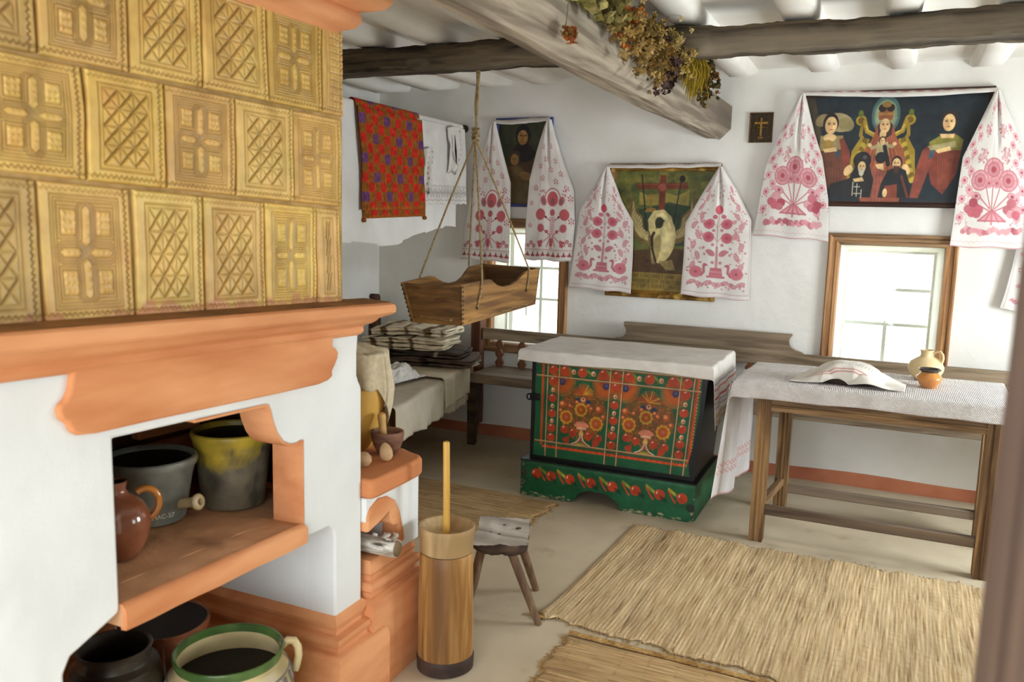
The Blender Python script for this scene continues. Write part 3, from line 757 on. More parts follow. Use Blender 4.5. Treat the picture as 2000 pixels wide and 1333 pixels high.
# yellow jar under a linen cloth
m_yj = M('plain_yellow_clay', (222, 178, 92), (206, 158, 74), scale=6, rough=.5, bump=.15)
m_linen = M('raw_linen', (206, 194, 166), (188, 174, 144), scale=60, stretch=(1, 1, 1), rough=.95, bump=.25, bscale=160, bdist=.002, c3=(176, 160, 130), scale3=6)
c = Vector(oZ(694, 874, .7025))

t = tag(MB().lathe([(.050, 0), (.056, .004), (.082, .08), (.102, .16), (.108, .215), (.102, .27), (.088, .305), (.086, .33), (.09, .338), (.08, .338), (.08, .30), (.09, .2), (.04, .02), (0, .015)], c, 48).build('yellow_jar', m_yj), 'yellow clay jar under a linen cloth behind the white stove pier', 'jar')
na, ns = 97, 40; P = np.zeros((ns, na, 3))
for j in range(na):
    a = 2*PI*j/(na-1)
    da = (a-.55+PI) % (2*PI)-PI
    Ln = .125+.115*math.exp(-(da/.42)**2)+.03*math.sin(3*a+1)+.015*math.sin(7*a)
    for i in range(ns):
        s = i/(ns-1)*(.098+Ln)
        if s < .088: r_, z = s, .345+.022*math.cos(s/.088*PI/2)+.006*math.sin(4*a)*s/.09
        else:
            dr = s-.088; z = .345-dr*.97
            prof_r = np.interp(z, [0, .08, .16, .215, .27, .305, .34], [.056, .082, .102, .108, .102, .095, .092])
            fold = .5+.5*math.sin(6*a+.8*math.sin(2*a))
            r_ = max(prof_r, .108 if dr < .14 else prof_r)+.006+fold*min(dr, .12)*.22
        P[i, j] = (c.x+r_*math.cos(a), c.y+r_*math.sin(a), c.z+z)
tag(gridobj('jar_cloth', P, m_linen, solid=.002), 'beige linen cloth draped over the yellow jar behind the pier', 'cloth')
# ------------------------------------------------------------------ painted chest
m_oldgreen = M('old_green_paint', (34, 104, 66), (22, 84, 52), scale=6, rough=.5, bump=.2, bscale=30, bdist=.002, c3=(58, 104, 76), scale3=9, lo3=.58, hi3=.75, spec=.35)
m_chestp = M('painted_chest_front', (255, 255, 255), (226, 226, 226), scale=22, rough=.42, bump=.2, bscale=60, bdist=.001, attr=True, spec=.35)
m_iron = M('black_iron', (34, 33, 34), (22, 21, 22), scale=15, rough=.5, bump=.3, metal=.4)
CX0, CX1, CY0, CY1 = -1.722, -.772, 4.155, 4.66
ct = thing('painted_chest', 'dark green dowry chest painted with orange flowers under a white cloth', 'chest', ((CX0+CX1)/2, (CY0+CY1)/2, 0))
zb, zt = .205, .785
def chest_pt(u, v, out=0):      # u 0..1 along the front, v 0 top .. 1 bottom
    z = zt+(zb-zt)*v
    xl = CX0-.004*v; xr = CX1-.046*v
    return xl+(xr-xl)*u, CY0+.004-.012*(1-v)-out, z
bx = [(CX0-.004, CY0, zb), (CX1-.046, CY0, zb), (CX1-.046, CY1, zb), (CX0-.004, CY1, zb), (CX0, CY0-.012, zt), (CX1, CY0-.012, zt), (CX1, CY1, zt), (CX0, CY1, zt)]
cbody = MB().hexa([(x, y+.006, z) for x, y, z in bx]).build('chest_body', m_oldgreen, ct, bevel=.004)
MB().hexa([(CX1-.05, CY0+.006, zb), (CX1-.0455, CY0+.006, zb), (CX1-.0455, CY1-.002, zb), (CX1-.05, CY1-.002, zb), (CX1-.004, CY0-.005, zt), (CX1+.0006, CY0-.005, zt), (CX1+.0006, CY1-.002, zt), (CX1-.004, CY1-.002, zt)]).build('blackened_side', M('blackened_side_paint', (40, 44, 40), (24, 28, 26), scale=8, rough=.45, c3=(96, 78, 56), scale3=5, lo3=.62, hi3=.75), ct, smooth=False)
MB().box(CX0-.012, CX1+.012, CY0-.022, CY1+.01, zt+.001, zt+.022).build('chest_lid', m_oldgreen, ct, bevel=.006)
# front: canvas coordinates taken as (0..1640, 0..1000)
W_, H_ = 352, 205
cv = Cv(W_, H_, (26, 92, 58), W_/1640, H_/1000)
GR, OR_, RD, CRM, BR = (26, 92, 58), (202, 92, 36), (198, 76, 36), (214, 180, 136), (122, 66, 30)
YE, PK, BL, BK = (206, 160, 48), (222, 130, 104), (52, 56, 92), (24, 24, 26)
VX = [(155, 150), (272, 268), (765, 762), (882, 880), (1412, 1415), (1530, 1535)]
VX = [160, 275, 768, 884, 1408, 1526]; HY = [70, 190, 815]
q = random.Random(5)
def flower(x, y, r, col=OR_, pet=9, mid=YE, edge=None):
    for k in range(pet):
        a = 2*PI*k/pet; cv.ell(x+math.cos(a)*r*.62, y+math.sin(a)*r*.62, r*.42, r*.34, edge or col, rot=math.degrees(a))
    cv.ell(x, y, r*.72, r*.72, col)
    for k in range(pet):
        a = 2*PI*(k+.5)/pet; cv.line([(x+math.cos(a)*r*.25, y+math.sin(a)*r*.25), (x+math.cos(a)*r*.7, y+math.sin(a)*r*.7)], 6, BR, .5)
    cv.ell(x, y, r*.2, r*.2, mid); cv.ell(x, y, r*.09, r*.09, (90, 40, 24))
def apple(x, y, r, col=RD):
    cv.ell(x, y, r, r*1.0, col); cv.ell(x+r*.12, y+r*.12, r*.75, r*.75, (176, 60, 28), alpha=.5); cv.line([(x-r*.35, y-r*.55), (x-r*.1, y-r*.7)], 9, (240, 214, 190), .9)
def bud(x, y, r=22):
    cv.ell(x-20, y+16, 30, 10, (96, 110, 40), rot=-40, alpha=.8); cv.ell(x, y, r*.85, r, (220, 168, 128)); cv.ell(x+4, y+4, r*.4, r*.5, (176, 92, 60)); cv.ell(x-6, y-8, 6, 6, (246, 226, 206))
cv.ell(120, 500, 1, 1, GR)
# scalloped borders
for k in range(48):
    x = 140+k*29.6
    cv.ell(x, 28, 17, 14, RD); cv.ell(x, 34, 9, 6, BK, alpha=.6)
    cv.ell(x, 862, 17, 15, (214, 74, 28)); cv.ell(x, 852, 9, 6, (40, 44, 60), alpha=.7)
    if k % 2: cv.ell(x+14, 862, 4, 9, YE)
for k in range(27):
    y = 50+k*30
    cv.ell(116, y, 13, 16, (200, 70, 28)); cv.ell(1560, y, 14, 16, (206, 70, 28)); cv.ell(1572, y+15, 8, 6, YE); cv.ell(108, y+14, 6, 5, YE, alpha=.7)
# bouquets in the two panels
for x0, x1, dy in ((282, 760, 0), (892, 1400, 0)):
    xm = (x0+x1)/2; w = (x1-x0)
    cv.ell(xm, 500, w*.49, 235, (126, 76, 32), alpha=.75)
    for k in range(420):      # fine leafage
        a, rr_ = q.uniform(0, 2*PI), math.sqrt(q.random())
        x, y = xm+math.cos(a)*rr_*w*.47, 520+math.sin(a)*rr_*255
        al = q.uniform(0, PI); l = q.uniform(10, 24)
        cv.line([(x, y), (x+math.cos(al)*l, y+math.sin(al)*l)], q.uniform(5, 9), q.choice([(184, 84, 34), (160, 70, 30), (200, 100, 38), (140, 100, 40), (60, 84, 42)]), .85)
    for sx in (x0+30, x1-30):  # spiky suns in the upper corners
        sgn = 1 if sx < xm else -1
        for k in range(24):
            a = PI*(k/23); cv.line([(sx, 215), (sx+math.cos(a)*128, 215+math.sin(a)*150)], 7, (190, 104, 32))
        cv.ell(sx, 215, 100, 118, (178, 88, 28)); cv.ell(sx, 200, 62, 62, (150, 66, 28), alpha=.7)
        cv.ell(sx-sgn*4, 232, 30, 34, BL); cv.ell(sx-sgn*4, 226, 14, 18, (92, 78, 120))
    cv.poly([(x0, 180), (x1, 180), (x1, 193), (x0, 193)], GR)
    for k in range(15):
        a = PI+PI*k/14; cv.line([(xm, 335), (xm+math.cos(a)*95, 335+math.sin(a)*105)], 8, q.choice([(196, 96, 34), YE, (168, 70, 28)]))
    flower(xm-w*.03, 475, 62, (182, 82, 28), 10, YE, (200, 160, 50)); flower(xm-w*.33, 560, 64, (186, 84, 30), 10, (206, 130, 120), (204, 150, 46)); flower(xm+w*.30, 590, 66, (188, 88, 30), 10, PK, (204, 150, 46))
    cv.ell(xm-50, 390, 26, 24, (40, 58, 84)); cv.ell(xm+52, 400, 26, 24, (40, 58, 84)); cv.ell(xm, 378, 24, 22, (216, 150, 110)); cv.ell(xm, 372, 9, 9, (120, 40, 30))
    for fx, fy, r in ((-.42, 440, 32), (-.26, 450, 20), (.18, 455, 20), (.33, 455, 32), (-.12, 410, 20), (.12, 430, 20), (.43, 520, 22), (-.45, 500, 18)):
        x = xm+fx*w; cv.ell(x, fy, r, r, (186, 76, 36)); cv.ell(x-r*.2, fy-r*.2, r*.55, r*.55, (222, 150, 100)); cv.ell(x, fy, r*.28, r*.28, YE)
    for fx, fy in ((-.36, 680), (-.18, 700), (.15, 715), (.36, 725), (-.30, 790), (.30, 800)):
        apple(xm+fx*w, fy, 38 if fy < 760 else 0.5, (184, 64, 32))
    for sx in (-1, 1):
        for k in range(6):
            a = PI/2-sx*.55+(k-2.5)*.22; cv.line([(xm+sx*w*.26, 745), (xm+sx*w*.26+math.cos(a)*62, 745+math.sin(a)*62)], 14, (176, 62, 30))
    # pink fan on its stalk and curved foot
    for k in range(13):
        a = -PI/2+(k-6)*.155; cv.line([(xm, 668), (xm+math.cos(a)*82, 668+math.sin(a)*78)], 15, (214, 122, 92) if k % 2 else (226, 146, 112))
    cv.line([(xm-44, 655), (xm, 645), (xm+44, 655)], 8, (236, 214, 180)); cv.ell(xm, 700, 22, 30, (214, 164, 84)); cv.ell(xm, 712, 16, 18, (232, 200, 150)); cv.ell(xm, 712, 7, 8, (150, 70, 40))
    for sx in (-1, 1):
        pts = [(xm+sx*4, 738), (xm+sx*18, 770), (xm+sx*44, 795), (xm+sx*86, 812)]
        cv.line(pts, 22, (150, 96, 74)); cv.line([(x+sx*6, y-7) for x, y in pts], 7, (236, 206, 176))
    cv.line([(xm-34, 800), (xm, 792), (xm+34, 800)], 10, (150, 160, 48)); cv.ell(xm, 806, 40, 7, YE, alpha=.8)
# fruit bands
for x in (217, 826, 1467):
    for k, y in enumerate((130, 235, 395, 540, 680, 770)):
        apple(x, y, 40 if k != 0 else 46, (188, 66, 30))
    for y in (318, 470, 612): bud(x+2, y)
for x in (330, 500, 700, 940, 1130, 1340):
    cv.ell(x+60, 118, 44, 12, (120, 132, 44), rot=38); cv.ell(x-56, 140, 40, 12, (70, 100, 44), rot=-30); apple(x, 130, 46, (186, 70, 32))
for x in (415, 605, 1035, 1235): bud(x, 130, 24)
# ruled lines, cream beside brown
for i, x in enumerate(VX):
    cv.line([(x+9, 0), (x+9, 960)], 9, BR, .85); cv.line([(x, 0), (x, 955)], 7, CRM)
for y in HY:
    cv.line([(50, y+9), (1600, y+9)], 9, (150, 82, 36), .85); cv.line([(50, y), (1600, y)], 7, CRM)
# black borders, wear
cv.poly([(0, 0), (42, 0), (36, 300), (46, 520), (34, 1000), (0, 1000)], BK); cv.poly([(1640, 0), (1596, 0), (1590, 120), (1600, 400), (1582, 700), (1560, 830), (1598, 1000), (1640, 1000)], BK)
cv.poly([(0, 962), (1640, 958), (1640, 1000), (0, 1000)], (20, 22, 22)); cv.grain(.09, 3, (8, 12))
uu, vv = np.meshgrid(np.linspace(0, 1, W_), np.linspace(0, 1, H_))
X, Y, Z = chest_pt(uu, vv, .0005)
gridobj('painted_front', np.stack([X, Y, Z], -1), m_chestp, ct, cols=cv.get())
# plinth of the chest with arched foot and painted row of apples
BX0, BX1, BYf, BYb = -1.760, -.800, 4.118, 4.70
bt = .197
apoly = [(BX0, bt), (BX0, .002), (BX0+.10, .0), (BX0+.30, .008), (BX0+.318, .020), (BX0+.332, .045), (BX0+.352, .064), (BX0+.385, .078), (BX0+.415, .082), (BX0+.432, .076), (BX0+.45, .082), (BX0+.485, .076), (BX0+.53, .058), (BX0+.555, .036), (BX0+.57, .012), (BX0+.58, 0), (BX1-.03, 0), (BX1-.006, .006), (BX1, .02), (BX1, bt)]
MB().prism(apoly, 1, BYf+.001, BYf+.03).build('base_front', m_oldgreen, ct, bevel=.002)
MB().box(BX0, BX0+.03, BYf+.03, BYb, 0, bt).box(BX1-.03, BX1, BYf+.03, BYb, 0, bt).box(BX0+.03, BX1-.03, BYb-.03, BYb, .04, bt).build('base_sides', m_oldgreen, ct, bevel=.004)
MB().box(BX0-.004, BX1+.004, BYf-.004, BYb, bt, bt+.008).build('base_ledge', M('black_paint', (30, 32, 31), (20, 26, 24), scale=12, rough=.5, c3=(70, 84, 74), scale3=14, lo3=.62, hi3=.7), ct, bevel=.003)
Wb, Hb = 300, 64
cb = Cv(Wb, Hb, (24, 90, 56), Wb/960, Hb/197)
q = random.Random(9)
cb.poly([(0, 0), (960, 0), (960, 16), (0, 18)], (52, 104, 76), .7)
for k, x in enumerate((92, 178, 286, 404, 524, 648, 776, 892)):
    y = 64+k*1.6
    if k:
        for j in range(4): cb.ell(x-32-j*11, y-12-j*7, 13, 7, q.choice([(176, 170, 50), (120, 132, 52), (150, 150, 60)]), rot=55)
        cb.line([(x-70, y-26), (x-48, y+10), (x-34, y+28)], 9, (196, 74, 34))
        for j in range(4): cb.line([(x-112+j*9, y+4+j*3), (x-104+j*9, y+24+j*3)], 5, (18, 40, 30))
    cb.ell(x, y, 28, 27, (196, 66, 30)); cb.ell(x+4, y+4, 20, 20, (178, 60, 28), alpha=.5); cb.line([(x-12, y-14), (x-16, y-4)], 5, (244, 226, 200))
for k in range(70):
    x = q.choice([q.uniform(0, 300), q.uniform(590, 960)]); y = 197-abs(q.gauss(0, 14)); cb.ell(x, y, q.uniform(3, 14), q.uniform(2, 6), q.choice([(176, 164, 132), (150, 140, 112), (196, 182, 150)]), alpha=.8)
for k in range(40): cb.ell(abs(q.gauss(0, 14)), q.uniform(20, 190), q.uniform(3, 9), q.uniform(3, 10), q.choice([(60, 60, 56), (150, 142, 120), (34, 36, 36)]), alpha=.7)
for k in range(26): cb.ell(960-abs(q.gauss(0, 12)), q.uniform(60, 197), q.uniform(3, 9), q.uniform(3, 10), q.choice([(160, 150, 120), (34, 60, 46), (34, 36, 36)]), alpha=.7)
cb.ell(940, 118, 26, 22, (30, 32, 32), alpha=.85); cb.ell(16, 66, 22, 22, (52, 54, 52), alpha=.8); cb.grain(.10, 8, (5, 14))
xs = np.linspace(BX0, BX1, Wb); zs = np.linspace(bt, 0, Hb)
XX, ZZ = np.meshgrid(xs, zs); keep = np.ones((Hb, Wb), bool)
ax_ = [p for p in apoly]
low = np.interp(xs, [p[0] for p in ax_[1:-1]], [p[1] for p in ax_[1:-1]])
ZZ = np.maximum(ZZ, low[None, :]+.0003)
col = cb.get()
ii = np.clip(((bt-ZZ)/bt*(Hb-1)).round().astype(int), 0, Hb-1); col = col[ii, np.arange(Wb)[None, :].repeat(Hb, 0)]
gridobj('base_painting', np.stack([XX, np.full_like(XX, BYf-.0005), ZZ], -1), m_chestp, ct, cols=col)
hx = float(oY(1046, 772, CY0)[0]); hz = float(oY(1046, 775, CY0)[2])
hm = MB().box(CX0-.008, CX0+.05, CY0-.012, CY0+.0, hz-.018, hz+.02)
hm.tube([(CX0-.006+.016*math.cos(a), CY0-.018, hz+.016*math.sin(a)) for a in np.linspace(0, 2*PI, 17)], .0045, 8)
hm.build('iron_handle', m_iron, cbody, bevel=.002)

# ------------------------------------------------------------------ table
m_tabX = wood('table_wood_x', (158, 126, 88), (100, 76, 52), 'X', scale=10, c3=(78, 54, 34))
m_tabY = wood('table_wood_y', (150, 118, 80), (100, 74, 50), 'Y', scale=10)
m_tabZ = wood('table_wood_z', (158, 124, 82), (96, 70, 46), 'Z', scale=10, c3=(64, 44, 28))
m_strX = wood('worn_stretcher_x', (112, 92, 72), (62, 48, 38), 'X', scale=7, c3=(140, 124, 106))
TX0, TX1, TY0, TY1, TZ = -.615, .512, 3.975, 4.60, .781
tb = thing('table', 'long brown wooden table under a white textured cloth by the window', 'table', ((TX0+TX1)/2, 4.3, 0))
MB().box(TX0+.012, TX1, TY0+.012, TY1, TZ-.03, TZ-.004).build('tabletop', m_tabX, tb, bevel=.004)
def leg(x, y, w=.064):
    m = MB(); h = w/2; gd = .006
    pr_ = []
    for sx, sy in ((-1, -1), (1, -1), (1, 1), (-1, 1)):
        pr_.append((sx, sy))
    ring = []
    for k in range(4):
        a, b = pr_[k], pr_[(k+1) % 4]
        for t, d in ((0, 0), (.10, 0), (.28, 0), (.32, gd), (.40, gd), (.44, 0), (.56, 0), (.60, gd), (.68, gd), (.72, 0), (.90, 0)):
            px, py = a[0]+(b[0]-a[0])*t, a[1]+(b[1]-a[1])*t
            nx, ny = ((a[0]+b[0])/2, (a[1]+b[1])/2)
            ring.append((px*h-nx*d, py*h-ny*d))
    zs_ = [0, .012, .30, .62, TZ-.03]; sc = [.93, 1, 1, 1, 1]
    m.rings([[(x+px*s, y+py*s, z) for px, py in ring] for z, s in zip(zs_, sc)])
    return m
LX0, LX1, LY0, LY1 = -.482, .470, 4.045, 4.545
for lx, ly in ((LX0, LY0), (LX1, LY0), (LX0+.05, LY1), (LX1+.04, LY1)): leg(lx, ly).build('leg', m_tabZ, tb, angle=25)
ap_ = [(0, .652), (.006, .646), (.006, .664), (.010, .668), (.010, .674), (.004, .678), (.004, TZ-.031)]
def apron(y, sgn):
    rows = [[(LX0+.03, y-sgn*(.012+d), z), (LX1-.03, y-sgn*(.012+d), z)] for d, z in ap_]+[[(LX0+.03, y+sgn*.012, TZ-.031), (LX1-.03, y+sgn*.012, TZ-.031)], [(LX0+.03, y+sgn*.012, .652), (LX1-.03, y+sgn*.012, .652)]]
    rows.append(rows[0]); return MB().rings(rows, closed=False, cap=False)
apron(LY0-.012, 1).build('apron', m_tabX, tb, angle=25)
apron(LY1+.01, -1).build('apron', m_tabX, tb, angle=25)
MB().box(LX0-.01, LX0+.014, LY0+.03, LY1-.03, .655, TZ-.031).build('apron', m_tabY, tb, bevel=.003)
MB().box(LX0+.03, LX1-.03, LY0-.02, LY0+.015, .135, .182).build('stretcher', m_strX, tb, bevel=.006)
MB().box(LX0+.075, LX1+.01, LY1-.02, LY1+.015, .105, .15).build('stretcher', m_strX, tb, bevel=.006)
MB().hexa([(LX0-.012, LY0+.03, .145), (LX0+.022, LY0+.03, .145), (LX0+.066, LY1-.03, .145), (LX0+.032, LY1-.03, .145), (LX0-.012, LY0+.03, .185), (LX0+.022, LY0+.03, .185), (LX0+.066, LY1-.03, .185), (LX0+.032, LY1-.03, .185)]).build('stretcher', m_tabY, tb, bevel=.006)

# ------------------------------------------------------------------ long bench with carved back
m_benX = wood('bench_wood_x', (156, 138, 114), (106, 90, 72), 'X', scale=9, c3=(128, 110, 90))
m_benZ = wood('bench_wood_z', (128, 84, 56), (88, 54, 34), 'Z', scale=6)
m_benD = wood('dark_bench_edge', (92, 72, 54), (58, 44, 32), 'X', scale=6)
bn = thing('bench', 'long wooden wall bench with carved back rail and bead balusters', 'bench', (-.6, 5.0, 0))
BE = 1.60
MB().box(-2.435, BE, 4.80, 5.178, .446, .506).build('seat', m_benX, bn, bevel=.006)
for lx in (-2.475, .9):
    MB().hexa([(lx-.02, 4.90, 0), (lx+.032, 4.90, 0), (lx+.032, 4.95, 0), (lx-.02, 4.95, 0), (lx-.02, 4.88, .445), (lx+.042, 4.88, .445), (lx+.042, 4.96, .445), (lx-.02, 4.96, .445)]).build('leg', m_benD, bn, bevel=.006)
MB().box(-2.495, BE, 5.10, 5.135, .692, .768).build('back_rail', m_benX, bn, bevel=.005)
cr = [(-1.565, .766), (-1.555, .775), (-1.528, .778), (-1.505, .788), (-1.490, .806), (-1.486, .828), (-1.490, .842), (-1.498, .852), (-1.502, .862), (-1.502, .882), (-.484, .882), (-.484, .872), (-.494, .858), (-.499, .842), (-.496, .822), (-.484, .802), (-.462, .788), (-.440, .782), (-.42, .775), (-.41, .766)]
MB().prism(cr, 1, 5.104, 5.131).build('crest_board', m_benX, bn, bevel=.003)
bal = MB(); pr_ = []
zz0, zz1 = .506, .692
for b_ in range(3):
    z0_ = zz0+(zz1-zz0)*b_/3; hgt = (zz1-zz0)/3
    pr_ += [(.010, z0_), (.012, z0_+hgt*.06), (.028, z0_+hgt*.42), (.028, z0_+hgt*.58), (.012, z0_+hgt*.94)]
pr_.append((.010, zz1))
outl = [(r_, z) for r_, z in pr_]+[(-r_, z) for r_, z in pr_[::-1]]
x = float(oY(976, 690, 5.12)[0]); first = None; k = 0
while x < BE-.05:
    if first is None:
        first = MB().prism([(x+a, z) for a, z in outl], 1, 5.106, 5.130).build('baluster', m_benZ, bn, bevel=.002); fx = x
    else:
        o = first.copy(); C.objects.link(o); o.parent = bn; o.location = (x-fx, 0, 0)
    x += .1655
MB().box(-2.572, -2.500, 5.08, 5.15, .10, .86).build('end_post', m_benZ, bn, bevel=.006)

# ------------------------------------------------------------------ plank bed along the left wall
m_bedX = wood('bed_wood', (176, 138, 108), (136, 102, 78), 'X', scale=5)
m_bedZ = wood('dark_bed_post', (92, 66, 48), (58, 40, 30), 'Z', scale=6)
bd = thing('bed', 'low plank bed along the left wall covered with pale linen', 'bed', (-2.85, 4.3, 0))
EDG = lambda y: -2.205-(y-3.5)*.185          # right edge of the bed
MB().hexa([(XL+.02, 3.50, .345), (EDG(3.5)-.03, 3.50, .345), (EDG(5.03)-.03, 5.03, .345), (XL+.02, 5.03, .345), (XL+.02, 3.50, .535), (EDG(3.5)-.03, 3.50, .535), (EDG(5.03)-.03, 5.03, .535), (XL+.02, 5.03, .535)]).build('bed_box', m_bedX, bd, bevel=.006)
for lx, ly in ((XL+.06, 3.56), (-2.62, 3.56), (XL+.06, 4.97)): MB().box(lx-.035, lx+.035, ly-.035, ly+.035, 0, .345).build('leg', m_bedZ, bd, bevel=.004)
hp_ = [(5.06, 0), (5.13, 0), (5.13, .86), (5.125, .90), (5.12, .935), (5.105, .95), (5.085, .95), (5.07, .94), (5.065, .925), (5.075, .915), (5.085, .90), (5.07, .86), (5.06, .8)]
MB().prism(hp_, 0, -3.385, -3.325).build('head_post', m_bedZ, bd, bevel=.004)
MB().box(-3.33, -2.63, 5.085, 5.11, .45, .60).build('head_board', m_bedZ, bd, bevel=.004)
# linen bed cover: top plus the drop on the open side
nu, nv = 90, 110; P = np.zeros((nv, nu, 3)); wv = smooth_noise(nv, nu, (7, 6), 21, 3)
for i in range(nv):
    y = 3.50+1.50*i/(nv-1); ex = EDG(y)
    for j in range(nu):
        s = j/(nu-1)*(ex-XL-.03+(.215 if y < 4.74 else .03)); xx = XL+.03+s; e = xx-ex
        z = .556+.010*math.sin(y*3.2)*math.sin(xx*4)+wv[i, j]*.005
        if e > 0:
            rr = .022
            if e < rr*PI/2: x_, z = ex+rr*math.sin(e/rr), z-rr*(1-math.cos(e/rr))
            else:
                dz = rr+(e-rr*PI/2); x_ = ex+rr+.006*math.sin(y*26)*dz/.15+.004*math.sin(y*61+1)*dz/.15
                cut = .008 if y > 4.33 else 0
                z = z-dz-(cut*dz/.15)
        else: x_ = xx
        P[i, j] = (x_, y, z)
bc = thing('bed_cover', 'pale raw linen cover with a hanging flap spread over the plank bed', 'bed cover', (-2.8, 4.25, .54))
m_linenc = M('bed_linen', (206, 198, 180), (190, 180, 160), scale=5, rough=.95, bump=.35, bscale=150, bdist=.002, c3=(180, 168, 144), scale3=3)
gridobj('cover_sheet', P, m_linenc, bc, solid=.004)
# second narrower cloth laid across near the far end
nu, nv = 70, 50; P2 = np.zeros((nv, nu, 3))
for i in range(nv):
    y = 4.30+.74*i/(nv-1)-.02
    for j in range(nu):
        s = j/(nu-1); ex = EDG(y)+.006; tot = .55+(.20 if y < 4.755 else .03); d = s*tot; xx = ex-.55+d; e = xx-ex
        yy = y-(.10*(1-s) if i == 0 else .10*(1-s)*(1-i/(nv-1)))
        z = .573+.004*math.sin(yy*9+xx*7)
        if e > 0:
            rr = .022
            if e < rr*PI/2: x_, z = ex+rr*math.sin(e/rr), z-rr*(1-math.cos(e/rr))
            else: x_ = ex+rr+.005*math.sin(yy*33+1); z -= rr+(e-rr*PI/2)
        else: x_ = xx
        P2[i, j] = (x_, yy, z)
gridobj('upper_sheet', P2, M('cream_bed_linen', (216, 206, 182), (200, 188, 160), scale=6, rough=.95, bump=.3, bscale=150, bdist=.002), bc, solid=.005)
# ------------------------------------------------------------------ hanging cradle
m_crad = wood('cradle_wood', (168, 124, 68), (104, 72, 38), 'Y', scale=10, rough=.5, bump=.25, c3=(96, 66, 34))
m_cradX = wood('cradle_end_wood', (148, 108, 60), (92, 64, 34), 'X', scale=10, rough=.5, bump=.25, c3=(80, 56, 30))
m_rope = M('hemp_rope', (170, 148, 108), (124, 104, 72), scale=80, rough=.95, bump=.6, bscale=130, bdist=.003)
A = Vector(oY(902, 557, 3.285)); B = Vector(oY(1055, 524, 4.12)); Dd = Vector(oY(782, 552, 3.235)); Cc = Vector(oY(940, 515, 4.17))
A0 = Vector(oY(903, 637, 3.31)); D0 = Vector(oY(803, 630, 3.27)); B0 = Vector(oY(1046, 595, 4.09)); C0 = B0+(D0-A0)*1.02
ctr = (A+B+Cc+Dd+A0+B0+C0+D0)/8
cr_ = thing('hanging_cradle', 'brown wooden plank cradle hanging on ropes from the dark beam', 'cradle', (ctr.x, ctr.y, min(A0.z, B0.z, C0.z, D0.z)))
def plank(top0, top1, bot0, bot1, inward, th, cut=None, n=28):
    mb = MB(); rows = []; nrm = inward.normalized()*th
    for k in range(n+1):
        t = k/n; tp = top0.lerp(top1, t); bt_ = bot0.lerp(bot1, t)
        if cut: tp = tp.lerp(bt_, cut(t))
        rows.append([tp, tp+nrm, bt_+nrm, bt_])
    return mb.rings(rows)
def scoop(t):
    pts = [(0, 0), (.30, .0), (.335, .02), (.37, .10), (.42, .20), (.50, .27), (.60, .27), (.68, .20), (.74, .10), (.79, .02), (.84, .0), (1, 0)]
    return float(np.interp(t, [p[0] for p in pts], [p[1] for p in pts]))*1.05
sideb = plank(A, B, A0, B0, Vector((-1, 0, 0)), .016, scoop, 60).build('side_board', m_crad, cr_, angle=30, bevel=.002)
plank(Dd, Cc, D0, C0, Vector((1, 0, 0)), .016, scoop, 60).build('side_board', m_crad, cr_, angle=30, bevel=.002)
endb = plank(Dd, A, D0, A0, Vector((0, 1, 0)), .016, lambda t: .04*math.sin(PI*t)).build('end_board', m_cradX, cr_, angle=30, bevel=.002)
plank(Cc, B, C0, B0, Vector((0, -1, 0)), .016).build('end_board', m_cradX, cr_, angle=30, bevel=.002)
u_ = Vector((0, 0, .014))
MB().hexa([A0, D0, C0, B0, A0+u_, D0+u_, C0+u_, B0+u_]).build('bottom_board', m_crad, cr_)
dv = MB(); m_endgrain = M('dovetail_end_grain', (70, 52, 36), (50, 36, 26), scale=20, rough=.8)
for k in range(9):
    t = .06+.88*k/8; p = A.lerp(A0, t); d = (B-A).normalized()
    dv.box(p.x-.003, p.x+.0012, p.y+.004, p.y+.013+.004*(k % 2), p.z-.004, p.z+.004)
    p = Dd.lerp(D0, t); dv.box(p.x-.0012, p.x+.006, p.y-.0012, p.y+.003, p.z-.004, p.z+.004)
    p = A.lerp(A0, t); dv.box(p.x-.014, p.x-.002, p.y-.0014, p.y+.003, p.z-.005, p.z+.005)
dv.build('dovetails', m_endgrain, endb, smooth=False)['kind'] = 'stuff'
knot = Vector(oY(929, 262, 3.70)); topp = Vector(oY(932, 134, 3.70))
topp.z = 2.2
rp = MB()
rp.tube([topp.lerp(knot, t)+Vector((.004*math.sin(t*9), 0, 0)) for t in np.linspace(0, 1, 12)], .0065, 8)
rp.tube([topp+Vector((.012, 0, 0)), (topp+Vector((.012, 0, 0))).lerp(knot, .5), knot], .006, 8)
srope = rp.build('suspension_rope', m_rope, cr_)
rl = MB()      # the loop laid round the dark beam
yb0, yb1, z0_, z1_ = 3.596, 3.785, 2.196, 2.334
for k in range(2): rl.tube([(topp.x+.013*k, 3.70, 2.1955), (topp.x+.013*k, yb0, 2.196), (topp.x+.013*k, yb0-.004, 2.21), (topp.x+.013*k, yb0-.004, 2.328)], .006, 8)
kn = MB()
for k in range(5):
    a = k*1.3; kn.tube([knot+Vector((.015*math.cos(q_+a), .013*math.sin(q_+a), .020-.011*k+.006*math.sin(q_*2))) for q_ in np.linspace(0, 2*PI, 13)], .0062, 7)
kn.build('rope_knot', m_rope, srope)
def onboard(T0, T1, B_0, B_1, t, s): return T0.lerp(T1, t).lerp(B_0.lerp(B_1, t), s)
hA = onboard(A, B, A0, B0, .17, .62); hB = onboard(A, B, A0, B0, .82, .50); hD = onboard(Dd, Cc, D0, C0, .17, .55); hC = onboard(Dd, Cc, D0, C0, .82, .5)
def cutz(T0, T1, B_0, B_1, t): return onboard(T0, T1, B_0, B_1, t, 0)
